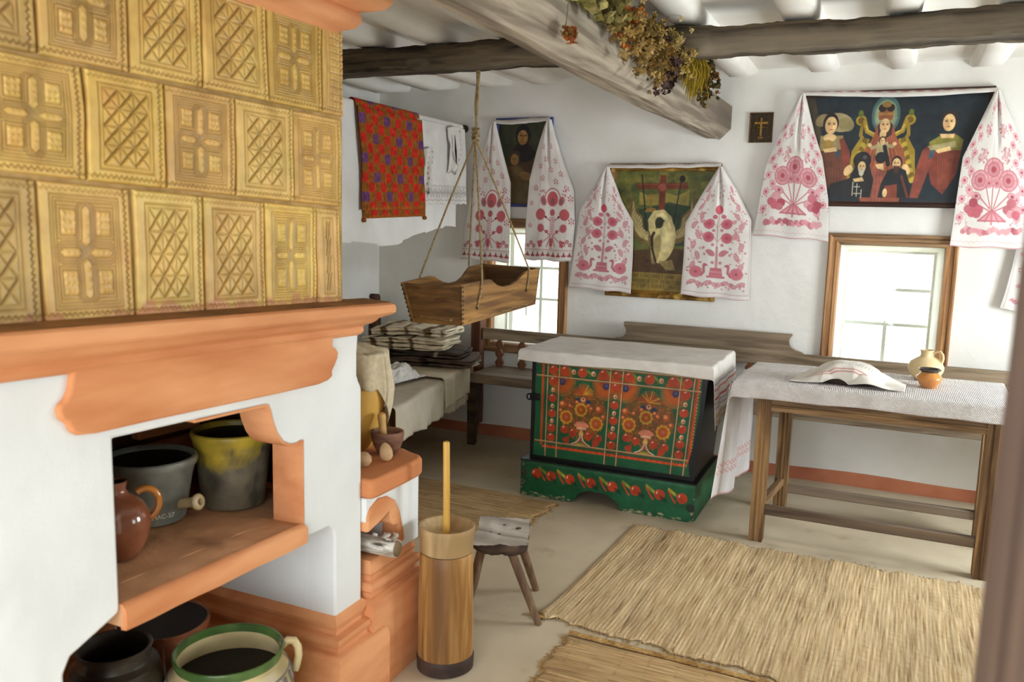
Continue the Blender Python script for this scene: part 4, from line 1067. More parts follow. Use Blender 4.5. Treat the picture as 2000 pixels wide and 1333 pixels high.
for h, e, sgn in ((hA, cutz(A, B, A0, B0, .215), 1), (hB, cutz(A, B, A0, B0, .825), 1), (hD, cutz(Dd, Cc, D0, C0, .215), -1), (hC, cutz(Dd, Cc, D0, C0, .83), -1)):
    e = e+Vector((sgn*.005, 0, .004)); h = h+Vector((sgn*.004, 0, 0))
    MB().tube([knot+Vector((0, 0, -.02)), knot.lerp(e, .5), e, e.lerp(h, .5)+Vector((sgn*.004, 0, 0)), h, h+Vector((-sgn*.012, 0, -.004))], .0048, 8).build('rope', m_rope, cr_)
for h in (hA, hB): MB().lathe([(0, 0), (.009, .0005), (.0095, .0025), (0, .003)], h+Vector((.0005, 0, -.004)), 14, axis=(1, 0, 0)).build('rope_hole', m_endgrain, sideb)
lc = MB()      # thin lacing cord along the foot
for a, b in ((onboard(A, B, A0, B0, .07, .93), onboard(A, B, A0, B0, .93, .90)),):
    pts = [a.lerp(b, t)+Vector((.003, 0, .006*math.sin(t*40)*.5)) for t in np.linspace(0, 1, 40)]; lc.tube(pts, .002, 6)
a, b = onboard(Dd, A, D0, A0, .24, .83), onboard(Dd, A, D0, A0, .78, .88)
lc.tube([a.lerp(b, t)+Vector((0, -.003, .002*math.sin(t*20))) for t in np.linspace(0, 1, 20)], .0015, 6)
for p in (a, b): lc.lathe([(0, 0), (.008, .001), (.006, .005), (0, .006)], p+Vector((0, .002, 0)), 10, axis=(0, -1, 0), wob=.15)
e_ = onboard(A, B, A0, B0, .84, .97); lc.tube([e_+Vector((.003, 0, .02)), e_+Vector((.004, 0, -.02)), e_+Vector((.003, .002, -.05))], .0025, 6)
lc.build('lacing_cord', m_rope, cr_)

# ------------------------------------------------------------------ butter churn
m_churn = wood('churn_wood', (196, 152, 92), (140, 98, 50), 'Z', scale=11, rough=.5, bump=.4, c3=(98, 66, 36), lo=.35, hi=.62)
m_churnl = wood('churn_lid_wood', (186, 160, 116), (150, 122, 82), 'Z', scale=6, rough=.55, bump=.25)
m_ring = M('dark_churn_foot', (74, 56, 48), (48, 36, 32), scale=9, rough=.6, bump=.3)
m_stick = wood('yellow_stick_wood', (212, 170, 84), (184, 138, 60), 'Z', scale=6, rough=.45, bump=.15)
cc_ = Vector(oZ(869, 1300, 0)); cc_.z = 0
t = thing('butter_churn', 'tall hollowed-log butter churn standing on the floor before the hearth', 'churn', cc_)
MB().lathe([(.070, 0), (.090, .03), (.0925, .05), (.0915, .12), (.0905, .25), (.0885, .36), (.0885, .405), (.086, .410), (.078, .410), (.076, .30), (0, .30)], cc_, 64, wob=.012).build('churn_body', m_churn, t)
MB().lathe([(.088, 0), (.0945, .004), (.0955, .030), (.0965, .044), (.0935, .052), (.089, .054)], cc_, 64, wob=.012, cap=False).build('foot_ring', m_ring, t)
MB().lathe([(.080, .404), (.082, .413), (.0885, .415), (.0875, .422), (.0885, .445), (.0915, .478), (.0925, .492), (.0895, .499), (.083, .497), (.078, .484), (.055, .462), (.02, .455), (0, .454)], cc_, 64, wob=.012).build('lid_bowl', m_churnl, t)
d0 = cc_+Vector((-.002, .0, .44)); d1 = Vector(oY(872, 863, cc_.y))
MB().tube([d0, d0.lerp(d1, .5)+Vector((.001, 0, 0)), d1-(d1-d0).normalized()*.004, d1], [.0115, .0112, .0110, .0085], 16).build('dasher_stick', m_stick, t)

# ------------------------------------------------------------------ stool
m_stool = wood('worn_stool_seat', (196, 188, 178), (150, 140, 128), 'X', scale=5, rough=.5, bump=.3, c3=(104, 92, 80))
m_stoold = wood('dark_stool_bark', (84, 66, 52), (44, 36, 30), 'X', scale=6, rough=.85, bump=.7)
m_leg = wood('stool_leg_wood', (132, 104, 78), (88, 66, 48), 'Z', scale=6, rough=.6)
q0, q1, q2, q3 = [Vector(oZ(x, y, .345)) for x, y in ((921, 1066), (940, 1008), (1036, 1014), (1030, 1066))]
sc_ = (q0+q1+q2+q3)/4
t = thing('stool', 'rough low stool of a split slab on splayed round legs', 'stool', (sc_.x, sc_.y, 0))
nu, nv = 24, 20; Pt = np.zeros((nv, nu, 3)); wv = smooth_noise(nv, nu, (4, 4), 77, 3)
for i in range(nv):
    for j in range(nu):
        a, b = j/(nu-1), i/(nv-1)
        p = q0.lerp(q3, a).lerp(q1.lerp(q2, a), b)
        Pt[i, j] = (p.x+wv[i, j]*.002, p.y+wv[j % nv, i % nu]*.002, p.z+wv[i, j]*.0016)
sm = MB(); ed = [tuple(Pt[0, j]) for j in range(nu)]+[tuple(Pt[i, nu-1]) for i in range(1, nv)]+[tuple(Pt[nv-1, j]) for j in range(nu-2, -1, -1)]+[tuple(Pt[i, 0]) for i in range(nv-2, 0, -1)]
gridobj('seat_top', Pt, m_stool, t)
rr = []; n_ = len(ed)
for k, (dz, inw) in enumerate(((0, 0), (.012, -.002), (.026, .0), (.040, .07), (.052, .22), (.058, .5), (.059, .99))):
    row = []
    for m_, p in enumerate(ed):
        v = Vector(p); c2 = Vector((sc_.x, sc_.y, v.z)); w_ = v.lerp(c2, inw)
        al = abs(((w_-sc_).dot((q3-q0).normalized()))/((q3-q0).length/2))
        dzz = dz if k < 2 else dz*(1-.45*al**3)
        row.append((w_.x, w_.y, w_.z-dzz+.0015*math.sin(m_*1.9+k)))
    rr.append(row)
MB().rings(rr, cap=False).build('slab_underside', m_stoold, t, angle=60)
for x, y, r_ in ((1012, 1032, .008), (985, 1025, .004), (975, 1043, .0035), (958, 1040, .004)):
    p = Vector(oZ(x, y, .3465)); MB().lathe([(0, 0), (r_, .0005), (r_*1.1, -.002)], p, 12, wob=.3).build('peg_hole', m_stoold, t)
for fx, fy, tx, ty in ((1052, 1221, 990, 1055), (1047, 1153, 1010, 1040), (926, 1148, 945, 1046), (905, 1196, 940, 1060)):
    f = Vector(oZ(fx, fy, 0)); f.z = 0; tp = Vector(oZ(tx, ty, .33))
    if fx == 905: f = q0+(q0-sc_)*.35; f.z = 0; tp = q0.lerp(sc_, .35)-Vector((0, 0, .015))
    d = f-tp
    MB().tube([tp, tp+d*.4, tp+d*.8, f+Vector((0, 0, .001))], [.0165, .0165, .0145, .013], 12).build('leg', m_leg, t)

# ------------------------------------------------------------------ reed mats
def m_reed(name, c1, c2, st): return M(name, c1, c2, scale=130, stretch=st, rough=.85, bump=.6, bscale=150, bdist=.004, attr=True, c3=(140, 112, 74), scale3=90, lo3=.58, hi3=.7)
mr1 = m_reed('straw_reed', (212, 188, 148), (178, 150, 108), (1, .05, 1)); mr2 = m_reed('straw_reed_dark', (194, 166, 122), (158, 128, 88), (.05, 1, 1))
mr3 = m_reed('straw_reed_near', (198, 168, 122), (160, 128, 86), (.05, 1, 1))
m_fr = M('straw_fringe', (190, 156, 100), (146, 110, 62), scale=30, rough=.9, bump=.2)
def mat_obj(label, P4, mat, seed, along, group='reed mats', lift=None, ties=26):
    a, b, c_, d = [Vector((x, y, 0)) for x, y in P4]      # a-b far edge, d-c near edge
    nu, nv = 420, 240; P = np.zeros((nv, nu, 3)); w1 = smooth_noise(nv, nu, (5, 9), seed, 3); w2 = smooth_noise(nv, nu, (3, 60), seed+1, 2); w3 = smooth_noise(nv, nu, (40, 3), seed+2, 2)
    U, Vv = np.meshgrid(np.linspace(0, 1, nu), np.linspace(0, 1, nv))
    for k in range(3):
        P[..., k] = (a[k]*(1-U)+b[k]*U)*(1-Vv)+(d[k]*(1-U)+c_[k]*U)*Vv
    rag = .004
    if along == 'v':     # reeds run across the mat: ragged ends at far and near edges
        P[..., 1] += w2*rag*np.where((Vv < .02) | (Vv > .98), 1.6, .3)+.010*np.sin(U*37+seed)*np.exp(-np.minimum(Vv, 1-Vv)/.08)
        ridge = .0012*np.sin(U*nu*1.9+w1)+.0010*w2
    else:
        P[..., 0] += w3*rag*np.where((U < .02) | (U > .98), 1.6, .3)+.006*np.sin(Vv*23+seed)*np.exp(-np.minimum(U, 1-U)/.06)
        ridge = .0012*np.sin(Vv*nv*1.9+w1)+.0010*w3
    T_ = (Vv if along == 'v' else U); O_ = (U if along == 'v' else Vv)
    tie = (np.abs(((T_*ties+w1*.06) % 1)-.5)*2)
    tm = np.clip((.16-tie)/.16, 0, 1)*(smooth_noise(nv, nu, (ties, 190) if along == 'v' else (150, ties), seed+4, 1) > .15)
    P[..., 2] = .009+w1*.0014+ridge-.0016*tm
    e = np.minimum(np.minimum(U, 1-U), np.minimum(Vv, 1-Vv)*.6); P[..., 2] = np.maximum(.0015, P[..., 2]-.006*np.exp(-e/.004))
    if lift is not None: P[..., 2] += lift(U, Vv)
    col = np.ones((nv, nu, 3)); fine = smooth_noise(nv, nu, (2, 200) if along == 'v' else (120, 2), seed+7, 2)
    col *= (1+.09*fine+.05*w1)[..., None]*(1-.22*tm)[..., None]
    t = thing('reed_mat', label, 'mat', tuple((a+c_)/2), group)
    gridobj('woven_reeds', P, mat, t, cols=np.clip(col, .3, 1.25), solid=.004)
    fr = MB(); q = random.Random(seed)
    def strand(p, d, l):
        p = Vector(p); d = Vector(d).normalized(); m_ = p+d*l*.5+Vector((0, 0, q.uniform(-.002, .004))); e_ = p+d*l; e_.z = max(.0015, p.z-q.uniform(.002, .009))
        m_.z = max(.002, m_.z); fr.tube([p, m_, e_], [.0013, .0012, .0006], 4, cap=False)
    if along == 'v': edges = ((0, 0), (0, nv-1)); 
    else: edges = ((1, 0), (1, nu-1))
    for kind, idx in edges:
        for k in range(330):
            t_ = q.random()
            p = P[idx, int(t_*(nu-1))] if kind == 0 else P[int(t_*(nv-1)), idx]
            out = Vector((q.gauss(0, .35), (1 if idx == 0 else -1), 0)) if kind == 0 else Vector(((-1 if idx == 0 else 1), q.gauss(0, .35), 0))
            if kind == 0 and (b-a).y < 0: pass
            strand(p, out, abs(q.gauss(.010, .010))+.004)
    tag(fr.build('fringe', m_fr, t), kind='stuff')
    return t, P
a_ = oZ(1238, 1029, 0); b_ = oZ(1930, 1154, 0); d_ = oZ(1055, 1206, 0); c2_ = oZ(1520, 1331, 0)
ext = lambda p, q_, k: (p[0]+(q_[0]-p[0])*k, p[1]+(q_[1]-p[1])*k)
def liftA(U, V):
    return .022*np.exp(-((U-.13)/.035)**2)*np.exp(-V/.25)+.012*np.exp(-((U-.27)/.02)**2)*np.exp(-V/.2)+.004*np.sin(U*40)*np.exp(-V/.1)+.010*np.exp(-(U/.05)**2-((V-.98)/.06)**2)
t, P_ = mat_obj('large pale reed mat lying lengthwise in front of the table', (tuple(a_[:2]), ext(a_, b_, 1.22), ext(d_, c2_, 2.15), tuple(d_[:2])), mr1, 31, 'v', lift=liftA, ties=30)
tw = MB(); q = random.Random(4)
c0 = Vector(d_); 
for k in range(26):
    a = q.uniform(PI*.75, PI*1.6); l = q.uniform(.03, .075)
    tw.tube([c0+Vector((q.uniform(-.01, .04), q.uniform(-.02, .03), .008)), c0+Vector((math.cos(a)*l*.5, math.sin(a)*l*.4, .012)), c0+Vector((math.cos(a)*l, math.sin(a)*l*.5, .003))], [.0025, .002, .001], 5)
tw.build('frayed_corner', m_fr, t)
n_ = oZ(1108, 1246, 0); r2_ = oZ(1440, 1331, 0); dirx = Vector((r2_[0]-n_[0], r2_[1]-n_[1], 0)).normalized()
f1 = (n_[0]+dirx.x*1.5, n_[1]+dirx.y*1.5); dn = oZ(1035, 1345, 0); dv_ = Vector((dn[0]-n_[0], dn[1]-n_[1], 0)).normalized()*.9
t, P_ = mat_obj('brownish reed mat in the foreground with a braided edge, cut by the picture', (tuple(n_[:2]), f1, (f1[0]+dv_.x, f1[1]+dv_.y), (n_[0]+dv_.x, n_[1]+dv_.y)), mr3, 57, 'u', ties=16)
br = MB(); o0 = Vector((n_[0], n_[1], .010))+Vector((0, .022, 0))
for s_ in range(3):
    br.tube([o0+dirx*(.012*k)+Vector((-dirx.y, dirx.x, 0))*(.008*math.sin(k*1.05+s_*2*PI/3))+Vector((0, 0, .003*math.cos(k*2.1+s_*4*PI/3))) for k in range(110)], .0058, 6)
br.build('braided_edge', m_fr, t)
e1, e2 = oZ(1085, 985, 0), oZ(1033, 1026, 0)
t, P_ = mat_obj('worn reed mat beside the bed, half hidden behind the churn and stool', ((-2.45, 4.10), tuple(e1[:2]), (e2[0]-.03, e2[1]-.24), (-2.45, 3.42)), mr2, 83, 'u', ties=9)

# ------------------------------------------------------------------ dried flowers on the pale beam
def herb(label, name, spots, cols, headfn, nh, seed, spread=(.05, .035), stems=True, stemcol=(120, 98, 58)):
    q = random.Random(seed); ctr_ = sum((Vector(s) for s in spots), Vector())/len(spots)
    t = thing(name, label, 'dried flowers', ctr_, 'dried flowers on the beam')
    byc = {}
    for k in range(nh):
        s0 = Vector(spots[0]).lerp(Vector(spots[-1]), q.random()) if len(spots) > 1 else Vector(spots[0])
        if len(spots) > 2:
            f = q.random()*(len(spots)-1); i = min(int(f), len(spots)-2); s0 = Vector(spots[i]).lerp(Vector(spots[i+1]), f-i)
        p = s0+Vector((abs(q.gauss(0, spread[1]))*.9, q.gauss(0, spread[0]), q.gauss(0, spread[0]*.52)))
        p.x = max(p.x, -.914)
        byc.setdefault(q.randrange(len(cols)), []).append(p)
    for ci, pts in byc.items():
        mb = MB()
        for p in pts: headfn(mb, p, q)
        m_ = M('dried_%d_%d_%d' % cols[ci], cols[ci], tuple(max(0, int(v*.78)) for v in cols[ci]), scale=40, rough=.9, bump=0)
        tag(mb.build('flower_heads', m_, t, smooth=False), kind='stuff')
    if stems:
        mb = MB()
        for k in range(nh//4):
            p = Vector(q.choice(spots)); p.x = max(-.914, p.x+q.uniform(-.005, .02)); e = p+Vector((q.uniform(-.005, .02), q.gauss(0, spread[0]), q.gauss(0, spread[0]*.4)))
            e.x = max(e.x, -.914); m2 = p.lerp(e, .5)+Vector((.006, 0, .004)); mb.tube([p, m2, e], .0011, 4, cap=False)
        mb.build('stems', M('dried_stem', stemcol, (92, 72, 42), scale=20, rough=.9, bump=0), t, smooth=False)['kind'] = 'stuff'
    return t
def rot_(q):
    return Matrix.Rotation(q.uniform(0, 2*PI), 3, 'Z') @ Matrix.Rotation(q.uniform(0, PI), 3, 'X') @ Matrix.Rotation(q.uniform(0, 2*PI), 3, 'Y')
def leafy(size, k_=4):
    def fn(mb, p, q):
        for _ in range(k_):
            m_ = rot_(q); s = size*q.uniform(.6, 1.2); w_ = s*.42
            pts = [m_ @ Vector(v) for v in ((0, 0, 0), (w_, s*.5, s*.10), (0, s, 0), (-w_, s*.5, s*.10), (0, s*.5, -s*.06))]
            V = [tuple(p+v) for v in pts]; mb.add(V, [(0, 1, 4), (1, 2, 4), (2, 3, 4), (3, 0, 4)])
    return fn
def ball(size):
    def fn(mb, p, q):
        m_ = rot_(q); s = size*q.uniform(.6, 1.25)
        V = [p+(m_ @ Vector(v))*s for v in ((1, 0, 0), (-1, 0, 0), (0, 1, 0), (0, -1, 0), (0, 0, 1), (0, 0, -1))]
        mb.add(V, [(0, 2, 4), (2, 1, 4), (1, 3, 4), (3, 0, 4), (2, 0, 5), (1, 2, 5), (3, 1, 5), (0, 3, 5)])
        for k in range(5):
            a = 2*PI*k/5; c_, s_ = math.cos(a), math.sin(a)
            P4 = [p+(m_ @ Vector(v))*s for v in ((0, 0, .6), (c_*1.2-s_*.5, s_*1.2+c_*.5, .9), (c_*2.0, s_*2.0, .9), (c_*1.2+s_*.5, s_*1.2-c_*.5, .9))]
            mb.add(P4, [(0, 1, 2, 3)])
    return fn
def wisp(l):
    def fn(mb, p, q):
        e = p+Vector((q.uniform(0, .02), q.gauss(0, .016), -l*q.uniform(.5, 1.1))); m_ = p.lerp(e, .5)+Vector((.012, q.gauss(0, .006), .004))
        mb.tube([p, m_, e], [.0022, .0028, .0010], 5, cap=False)
    return fn
fx = lambda x, y, dx=.0: tuple(oX(x, y, -.905+dx))
herb('pale green dried leaf bunch at the top edge of the beam', 'dried_leaf_bunch', [fx(1120, -25), fx(1165, 12, .02), fx(1192, 28, .01)], [(172, 160, 100), (132, 122, 64), (94, 82, 40)], leafy(.042, 4), 90, 3, (.045, .03))
herb('orange and rust dried blossoms mixed with small leaves on the beam', 'dried_blossom_bunch', [fx(1195, 22, .02), fx(1215, 42, .01), fx(1200, 60)], [(186, 96, 32), (140, 66, 28), (128, 108, 52)], leafy(.026, 5), 90, 5, (.05, .03))
herb('tan bunch of small dried flower heads in the middle of the beam', 'dried_flower_bunch', [fx(1215, 58, .01), fx(1250, 85, .03), fx(1272, 112, .01), fx(1262, 92, .02)], [(164, 132, 68), (132, 100, 44), (104, 84, 38), (180, 150, 92)], ball(.0105), 420, 7, (.085, .04))
herb('dusky purple-brown dried herb bunch hanging below the tan heads', 'dried_herb_bunch', [fx(1282, 118, .005), fx(1288, 132), fx(1300, 112, .02)], [(86, 62, 58), (66, 48, 48), (108, 84, 76)], leafy(.020, 6), 330, 11, (.075, .035))
herb('cream dried everlasting flowers between the purple herbs and the yellow sprays', 'dried_flower_bunch', [fx(1306, 78, .03), fx(1312, 105, .02), fx(1318, 128, .02)], [(214, 190, 126), (190, 160, 88), (150, 130, 66)], ball(.0085), 120, 13, (.06, .035))
herb('mustard yellow drooping dried sprays on the beam near the wall', 'dried_spray_bunch', [fx(1332, 112, .03), fx(1345, 112, .03), fx(1356, 118, .02)], [(160, 134, 28), (132, 108, 22), (178, 154, 50)], wisp(.13), 340, 17, (.055, .025))
herb('dark olive dried twigs at the wall end of the flower row', 'dried_twig_bunch', [fx(1366, 128, .01), fx(1368, 155, .01), fx(1362, 168)], [(104, 92, 46), (128, 84, 40), (74, 70, 36)], leafy(.020, 6), 240, 19, (.085, .035))
tt = herb('single orange dried flower hanging upside down on a thread from the beam', 'hanging_dried_flower', [fx(1104, 66, .0), fx(1108, 74, .0)], [(178, 98, 30), (150, 76, 26), (124, 100, 46)], leafy(.020, 6), 26, 23, (.012, .010), stems=False)
MB().tube([fx(1111, -8, -.0), fx(1108, 25, .004), fx(1104, 60, .002)], .0013, 6).build('thread', M('thread', (96, 78, 52), rough=.9, bump=0), tt)
# ------------------------------------------------------------------ cloth helpers
m_cotton = M('white_cotton', (234, 233, 231), (224, 222, 218), scale=5, rough=.95, bump=.25, bscale=170, bdist=.0015)
m_emb = M('embroidered_cotton', (255, 255, 255), (240, 238, 236), scale=7, rough=.95, bump=.22, bscale=190, bdist=.0012, attr=True)
m_waffle = M('waffle_cloth', (226, 221, 218), (214, 208, 204), scale=20, rough=.95, bump=0)
def _waffle():
    nt = m_waffle.node_tree; N, K = nt.nodes, nt.links
    tc = N.new('ShaderNodeTexCoord'); mp = N.new('ShaderNodeMapping'); mp.inputs['Rotation'].default_value = (0, 0, R(45)); K.new(tc.outputs['Object'], mp.inputs['Vector'])
    sp = N.new('ShaderNodeSeparateXYZ'); K.new(mp.outputs[0], sp.inputs[0]); o = []
    ad = N.new('ShaderNodeMath'); ad.operation = 'ADD'; K.new(sp.outputs[1], ad.inputs[0]); K.new(sp.outputs[2], ad.inputs[1])
    for src in (sp.outputs[0], ad.outputs[0]):
        a = N.new('ShaderNodeMath'); a.operation = 'MULTIPLY'; a.inputs[1].default_value = 2*PI/.0105; K.new(src, a.inputs[0])
        b = N.new('ShaderNodeMath'); b.operation = 'SINE'; K.new(a.outputs[0], b.inputs[0]); o.append(b)
    m = N.new('ShaderNodeMath'); m.operation = 'MULTIPLY'; K.new(o[0].outputs[0], m.inputs[0]); K.new(o[1].outputs[0], m.inputs[1])
    bp = N.new('ShaderNodeBump'); bp.inputs['Strength'].default_value = .7; bp.inputs['Distance'].default_value = .004
    K.new(m.outputs[0], bp.inputs['Height']); K.new(bp.outputs[0], N['Principled BSDF'].inputs['Normal'])
_waffle()
WHT = (226, 222, 218)
ROSE, ROSED, ROSEL = (192, 116, 126), (174, 86, 100), (214, 162, 168)
def drape(x0, x1, y0, y1, z, dl, dr, df, db, n=(150, 110), r=.012, seed=1, wob=.004, dedge=None, skew=0):
    nu, nv = n; P = np.zeros((nv, nu, 3)); ns = smooth_noise(nv, nu, (6, 8), seed, 3)
    def fold(e):
        if e <= 0: return 0, 0
        if e < r*PI/2: return r*math.sin(e/r), r*(1-math.cos(e/r))
        return r, r+(e-r*PI/2)
    for i in range(nv):
        for j in range(nu):
            u, v = j/(nu-1), i/(nv-1)
            f_ = df; 
            if dedge: f_ = df*dedge(u)
            s = x0-dl+(x1-x0+dl+dr)*u; t_ = y0-f_+(y1-y0+f_+db)*v
            ox, dzx = fold(x0-s) if s < x0 else fold(s-x1); oy, dzy = fold(y0-t_) if t_ < y0 else fold(t_-y1)
            X = min(max(s, x0), x1)+(-ox if s < x0 else ox); Y = min(max(t_, y0), y1)+(-oy if t_ < y0 else oy)
            dz = max(dzx, dzy)+.35*min(dzx, dzy)
            fl_ = math.sin(X*31+seed)*.5+math.sin(Y*27+X*13+seed*2)*.5
            if dzx > r: X += (-1 if s < x0 else 1)*(dzx*.10*(1+fl_*.5))
            if dzy > r: Y += (-1 if t_ < y0 else 1)*(dzy*.08*(1+fl_*.6))
            P[i, j] = (X+skew*(Y-y0), Y, z-dz+(ns[i, j]*wob*.35 if dz < .002 else 0))
    return P
# cloth over the chest, with woven stripes on its right-hand drop
P = drape(-1.770, -.752, 4.108, 4.70, .8145, .035, .30, .066, .02, (220, 110), seed=3, dedge=lambda u: 1+.10*math.sin(u*9)+.12*(u-.5))
nv, nu = P.shape[:2]; cv = Cv(nu, nv, (224, 220, 214)); xs = np.linspace(-1.805, -.452, nu)
def col_of(x): return (x+1.805)/1.353*(nu-1)
for x, w_, c_ in ((-.655, 1.2, (112, 120, 176)), (-.628, 1.6, (196, 62, 66)), (-.585, 2.0, (190, 58, 62)), (-.56, 1.0, (96, 104, 160)), (-.54, 1, (120, 110, 90)), (-.50, 3.5, (198, 176, 140)), (-.47, 3.5, (200, 178, 142))):
    cv.line([(col_of(x), -5), (col_of(x), nv+5)], w_, c_, .9)
cv.grain(.03, 4, (20, 30))
tag(gridobj('chest_cloth', P, m_emb, cols=cv.get(), solid=.002), 'greyish white homespun cloth covering the painted chest, striped at one end', 'cloth')
# textured cloth on the table
P = drape(TX0, TX1+.01, TY0, TY1, TZ+.001, .10, .03, .078, .01, (260, 120), seed=8, dedge=lambda u: 1+.035*math.sin(u*9)+.025*math.sin(u*21), skew=.03)
tag(gridobj('tablecloth', P, m_waffle, solid=.003), 'white waffle-textured cloth spread over the long table', 'tablecloth')
# long towel hanging from the table's left end
pb_ = [(-.690, 3.955, .195), (-.668, 4.06, .190), (-.648, 4.17, .172), (-.628, 4.262, .165), (-.655, 4.275, .25), (-.640, 4.30, .215), (-.622, 4.38, .20), (-.625, 4.47, .195), (-.600, 4.555, .20)]
pt_ = [(-.640, 3.985, .752), (-.634, 4.06, .755), (-.628, 4.16, .757), (-.622, 4.24, .757), (-.636, 4.26, .757), (-.634, 4.30, .757), (-.620, 4.38, .757), (-.612, 4.47, .757), (-.606, 4.555, .757)]
nu, nv = 110, 120; tt_ = np.linspace(0, 1, nu); kk = np.linspace(0, 1, len(pb_))
bt_ = np.stack([np.interp(tt_, kk, [p[k] for p in pb_]) for k in range(3)], -1); tp_ = np.stack([np.interp(tt_, kk, [p[k] for p in pt_]) for k in range(3)], -1)
V = np.linspace(0, 1, nv)[:, None, None]; P = tp_[None]*(1-V)+bt_[None]*V
P[..., 0] += -.006*np.sin(tt_*19)[None, :]*V[..., 0]+smooth_noise(nv, nu, (3, 8), 5, 2)*.002
top2 = P[:1].copy(); top2[..., 0] += .045; top2[..., 2] += .0185; top1 = P[:1].copy(); top1[..., 0] += .006; top1[..., 2] = .7775
P = np.concatenate([top2, top1, P]); nv += 2
cv = Cv(nu, nv, (228, 224, 224))
for y0 in (88, 95):
    for k in range(15):
        x = 3+k*7; cv.line([(x, y0), (x+3.5, y0-2.4), (x+7, y0), (x+3.5, y0+2.4), (x, y0)], .9, (216, 128, 116), .8)
cv.line([(0, nv-2), (nu, nv-2)], 1.4, (208, 110, 106), .8); cv.line([(nu*.49, 0), (nu*.49, nv)], .8, (214, 130, 130), .5)
tag(gridobj('hanging_towel', P, m_emb, cols=cv.get(), solid=.0018), 'long white towel with two thin red stitched rows hanging at the table end', 'towel')

# ------------------------------------------------------------------ bread under a cloth, jug and pot on the table
zt_ = TZ+.0045
m_bread = M('dark_rye_crust', (70, 52, 40), (44, 32, 26), scale=9, rough=.7, bump=.4)
lc_ = Vector((-.135, 4.185, zt_))
ld = MB(); rows = []
for k in range(13):
    ph = PI*k/12*.5; 
    rows.append([lc_+Vector((.150*math.cos(ph)*math.cos(a), .085*math.cos(ph)*math.sin(a), .004+.088*math.sin(ph)**.8 if k else .004)) for a in np.linspace(0, 2*PI, 40, endpoint=False)])
rows.insert(0, [lc_+Vector((.135*math.cos(a), .075*math.sin(a), 0)) for a in np.linspace(0, 2*PI, 40, endpoint=False)])
tag(ld.rings(rows).build('bread_loaf', m_bread), 'dark loaf peeping out from under the striped white napkin', 'bread')
nu, nv = 130, 100; P = np.zeros((nv, nu, 3)); ns = smooth_noise(nv, nu, (6, 8), 9, 3)
cn = [oZ(1548, 741, zt_), oZ(1776, 757, zt_), oZ(1772, 722, zt_), oZ(1590, 712, zt_)]
cn = [(-.385, 4.055), (.105, 4.06), (.125, 4.36), (-.33, 4.36)]
for i in range(nv):
    for j in range(nu):
        u, v = j/(nu-1), i/(nv-1)
        x = (cn[0][0]*(1-u)+cn[1][0]*u)*(1-v)+(cn[3][0]*(1-u)+cn[2][0]*u)*v; y = (cn[0][1]*(1-u)+cn[1][1]*u)*(1-v)+(cn[3][1]*(1-u)+cn[2][1]*u)*v
        dx, dy = (x-lc_.x)/.165, (y-lc_.y)/.105; rr_ = math.hypot(dx, dy)
        dome = .098*max(0, 1-min(rr_, 1)**2.6)**.6 if rr_ < 1 else 0
        e = max(0, min(1, (1.75-rr_)/.85)); h = max(dome+.003, .052*e**1.5*(.62+.45*math.sin(math.atan2(dy, dx)*5+.6)) if rr_ > .75 else 0)
        if i < 30 and .28 < u < .55: h = max(h, .030*(1-i/30)*math.sin(PI*(u-.28)/.27)+(.0 if i else 0)); y += .018*(1-i/30)*math.sin(PI*(u-.28)/.27)
        P[i, j] = (x, y, zt_+.003+h+ns[i, j]*.0022*min(1, h*60))
cv = Cv(nu, nv, (226, 222, 214))
for a, b, c_ in ((14, .9, (190, 84, 80)), (17, .9, (190, 84, 80))): cv.line([(18, a), (86, a)], b, c_, .9); 
for k in range(40): cv.line([(16+k*1.9, 24), (17+k*1.9, 30)], .7, (120, 112, 100), .7 if k % 2 else .2)
for k in range(30): cv.line([(74+k*1.2, 40+k*.5), (77+k*1.2, 36+k*.5)], .7, (120, 112, 100), .6)
for a in (88, 100): cv.line([(a, 42), (a+14, 96)], 1.0, (176, 80, 76), .7)
cv.grain(.03, 12, (15, 20))
tag(gridobj('napkin', P, m_emb, cols=cv.get(), solid=.002), 'crumpled white napkin with fine red stripes covering a loaf on the table', 'napkin')
m_jug = M('pale_buff_clay', (218, 196, 152), (202, 176, 128), scale=6, rough=.5, bump=.15, spec=.4)
c = Vector(oZ(1806, 742, zt_))
t = thing('clay_jug', 'pale buff clay jug with a loop handle at the back of the table', 'jug', c)
MB().lathe([(.040, 0), (.046, .003), (.066, .022), (.079, .048), (.080, .064), (.070, .088), (.046, .106), (.031, .114), (.0275, .122), (.028, .134), (.031, .142), (.0315, .146), (.028, .146), (.024, .138), (.022, .12), (.04, .1), (.06, .05), (0, .01)], c, 48).build('jug_body', m_jug, t)
dr_ = Vector((.93, -.30, 0)).normalized()
MB().tube([c+dr_*r_+Vector((0, 0, z)) for r_, z in ((.026, .132), (.042, .142), (.060, .142), (.070, .130), (.073, .112), (.070, .095), (.064, .086))], [.0065, .0062, .006, .006, .006, .0065, .008], 12).build('jug_handle', m_jug, t)
c = Vector(oZ(1813, 758, zt_))
t = thing('small_pot', 'small orange-brown pot with dark rim in front of the buff jug', 'pot', c)
MB().lathe([(.026, 0), (.031, .003), (.046, .026), (.0555, .045), (.052, .055), (.040, .068), (.036, .074)], c, 48, cap=True).build('pot_body', M('orange_glaze_pot', (204, 140, 74), (176, 110, 52), scale=8, rough=.25, bump=.12, spec=.5, coat=.3), t)
MB().lathe([(.036, .073), (.037, .078), (.046, .083), (.0475, .088), (.044, .090), (.037, .086), (.033, .078), (.02, .06), (0, .05)], c, 48, cap=False).build('dark_rim', m_black, t)

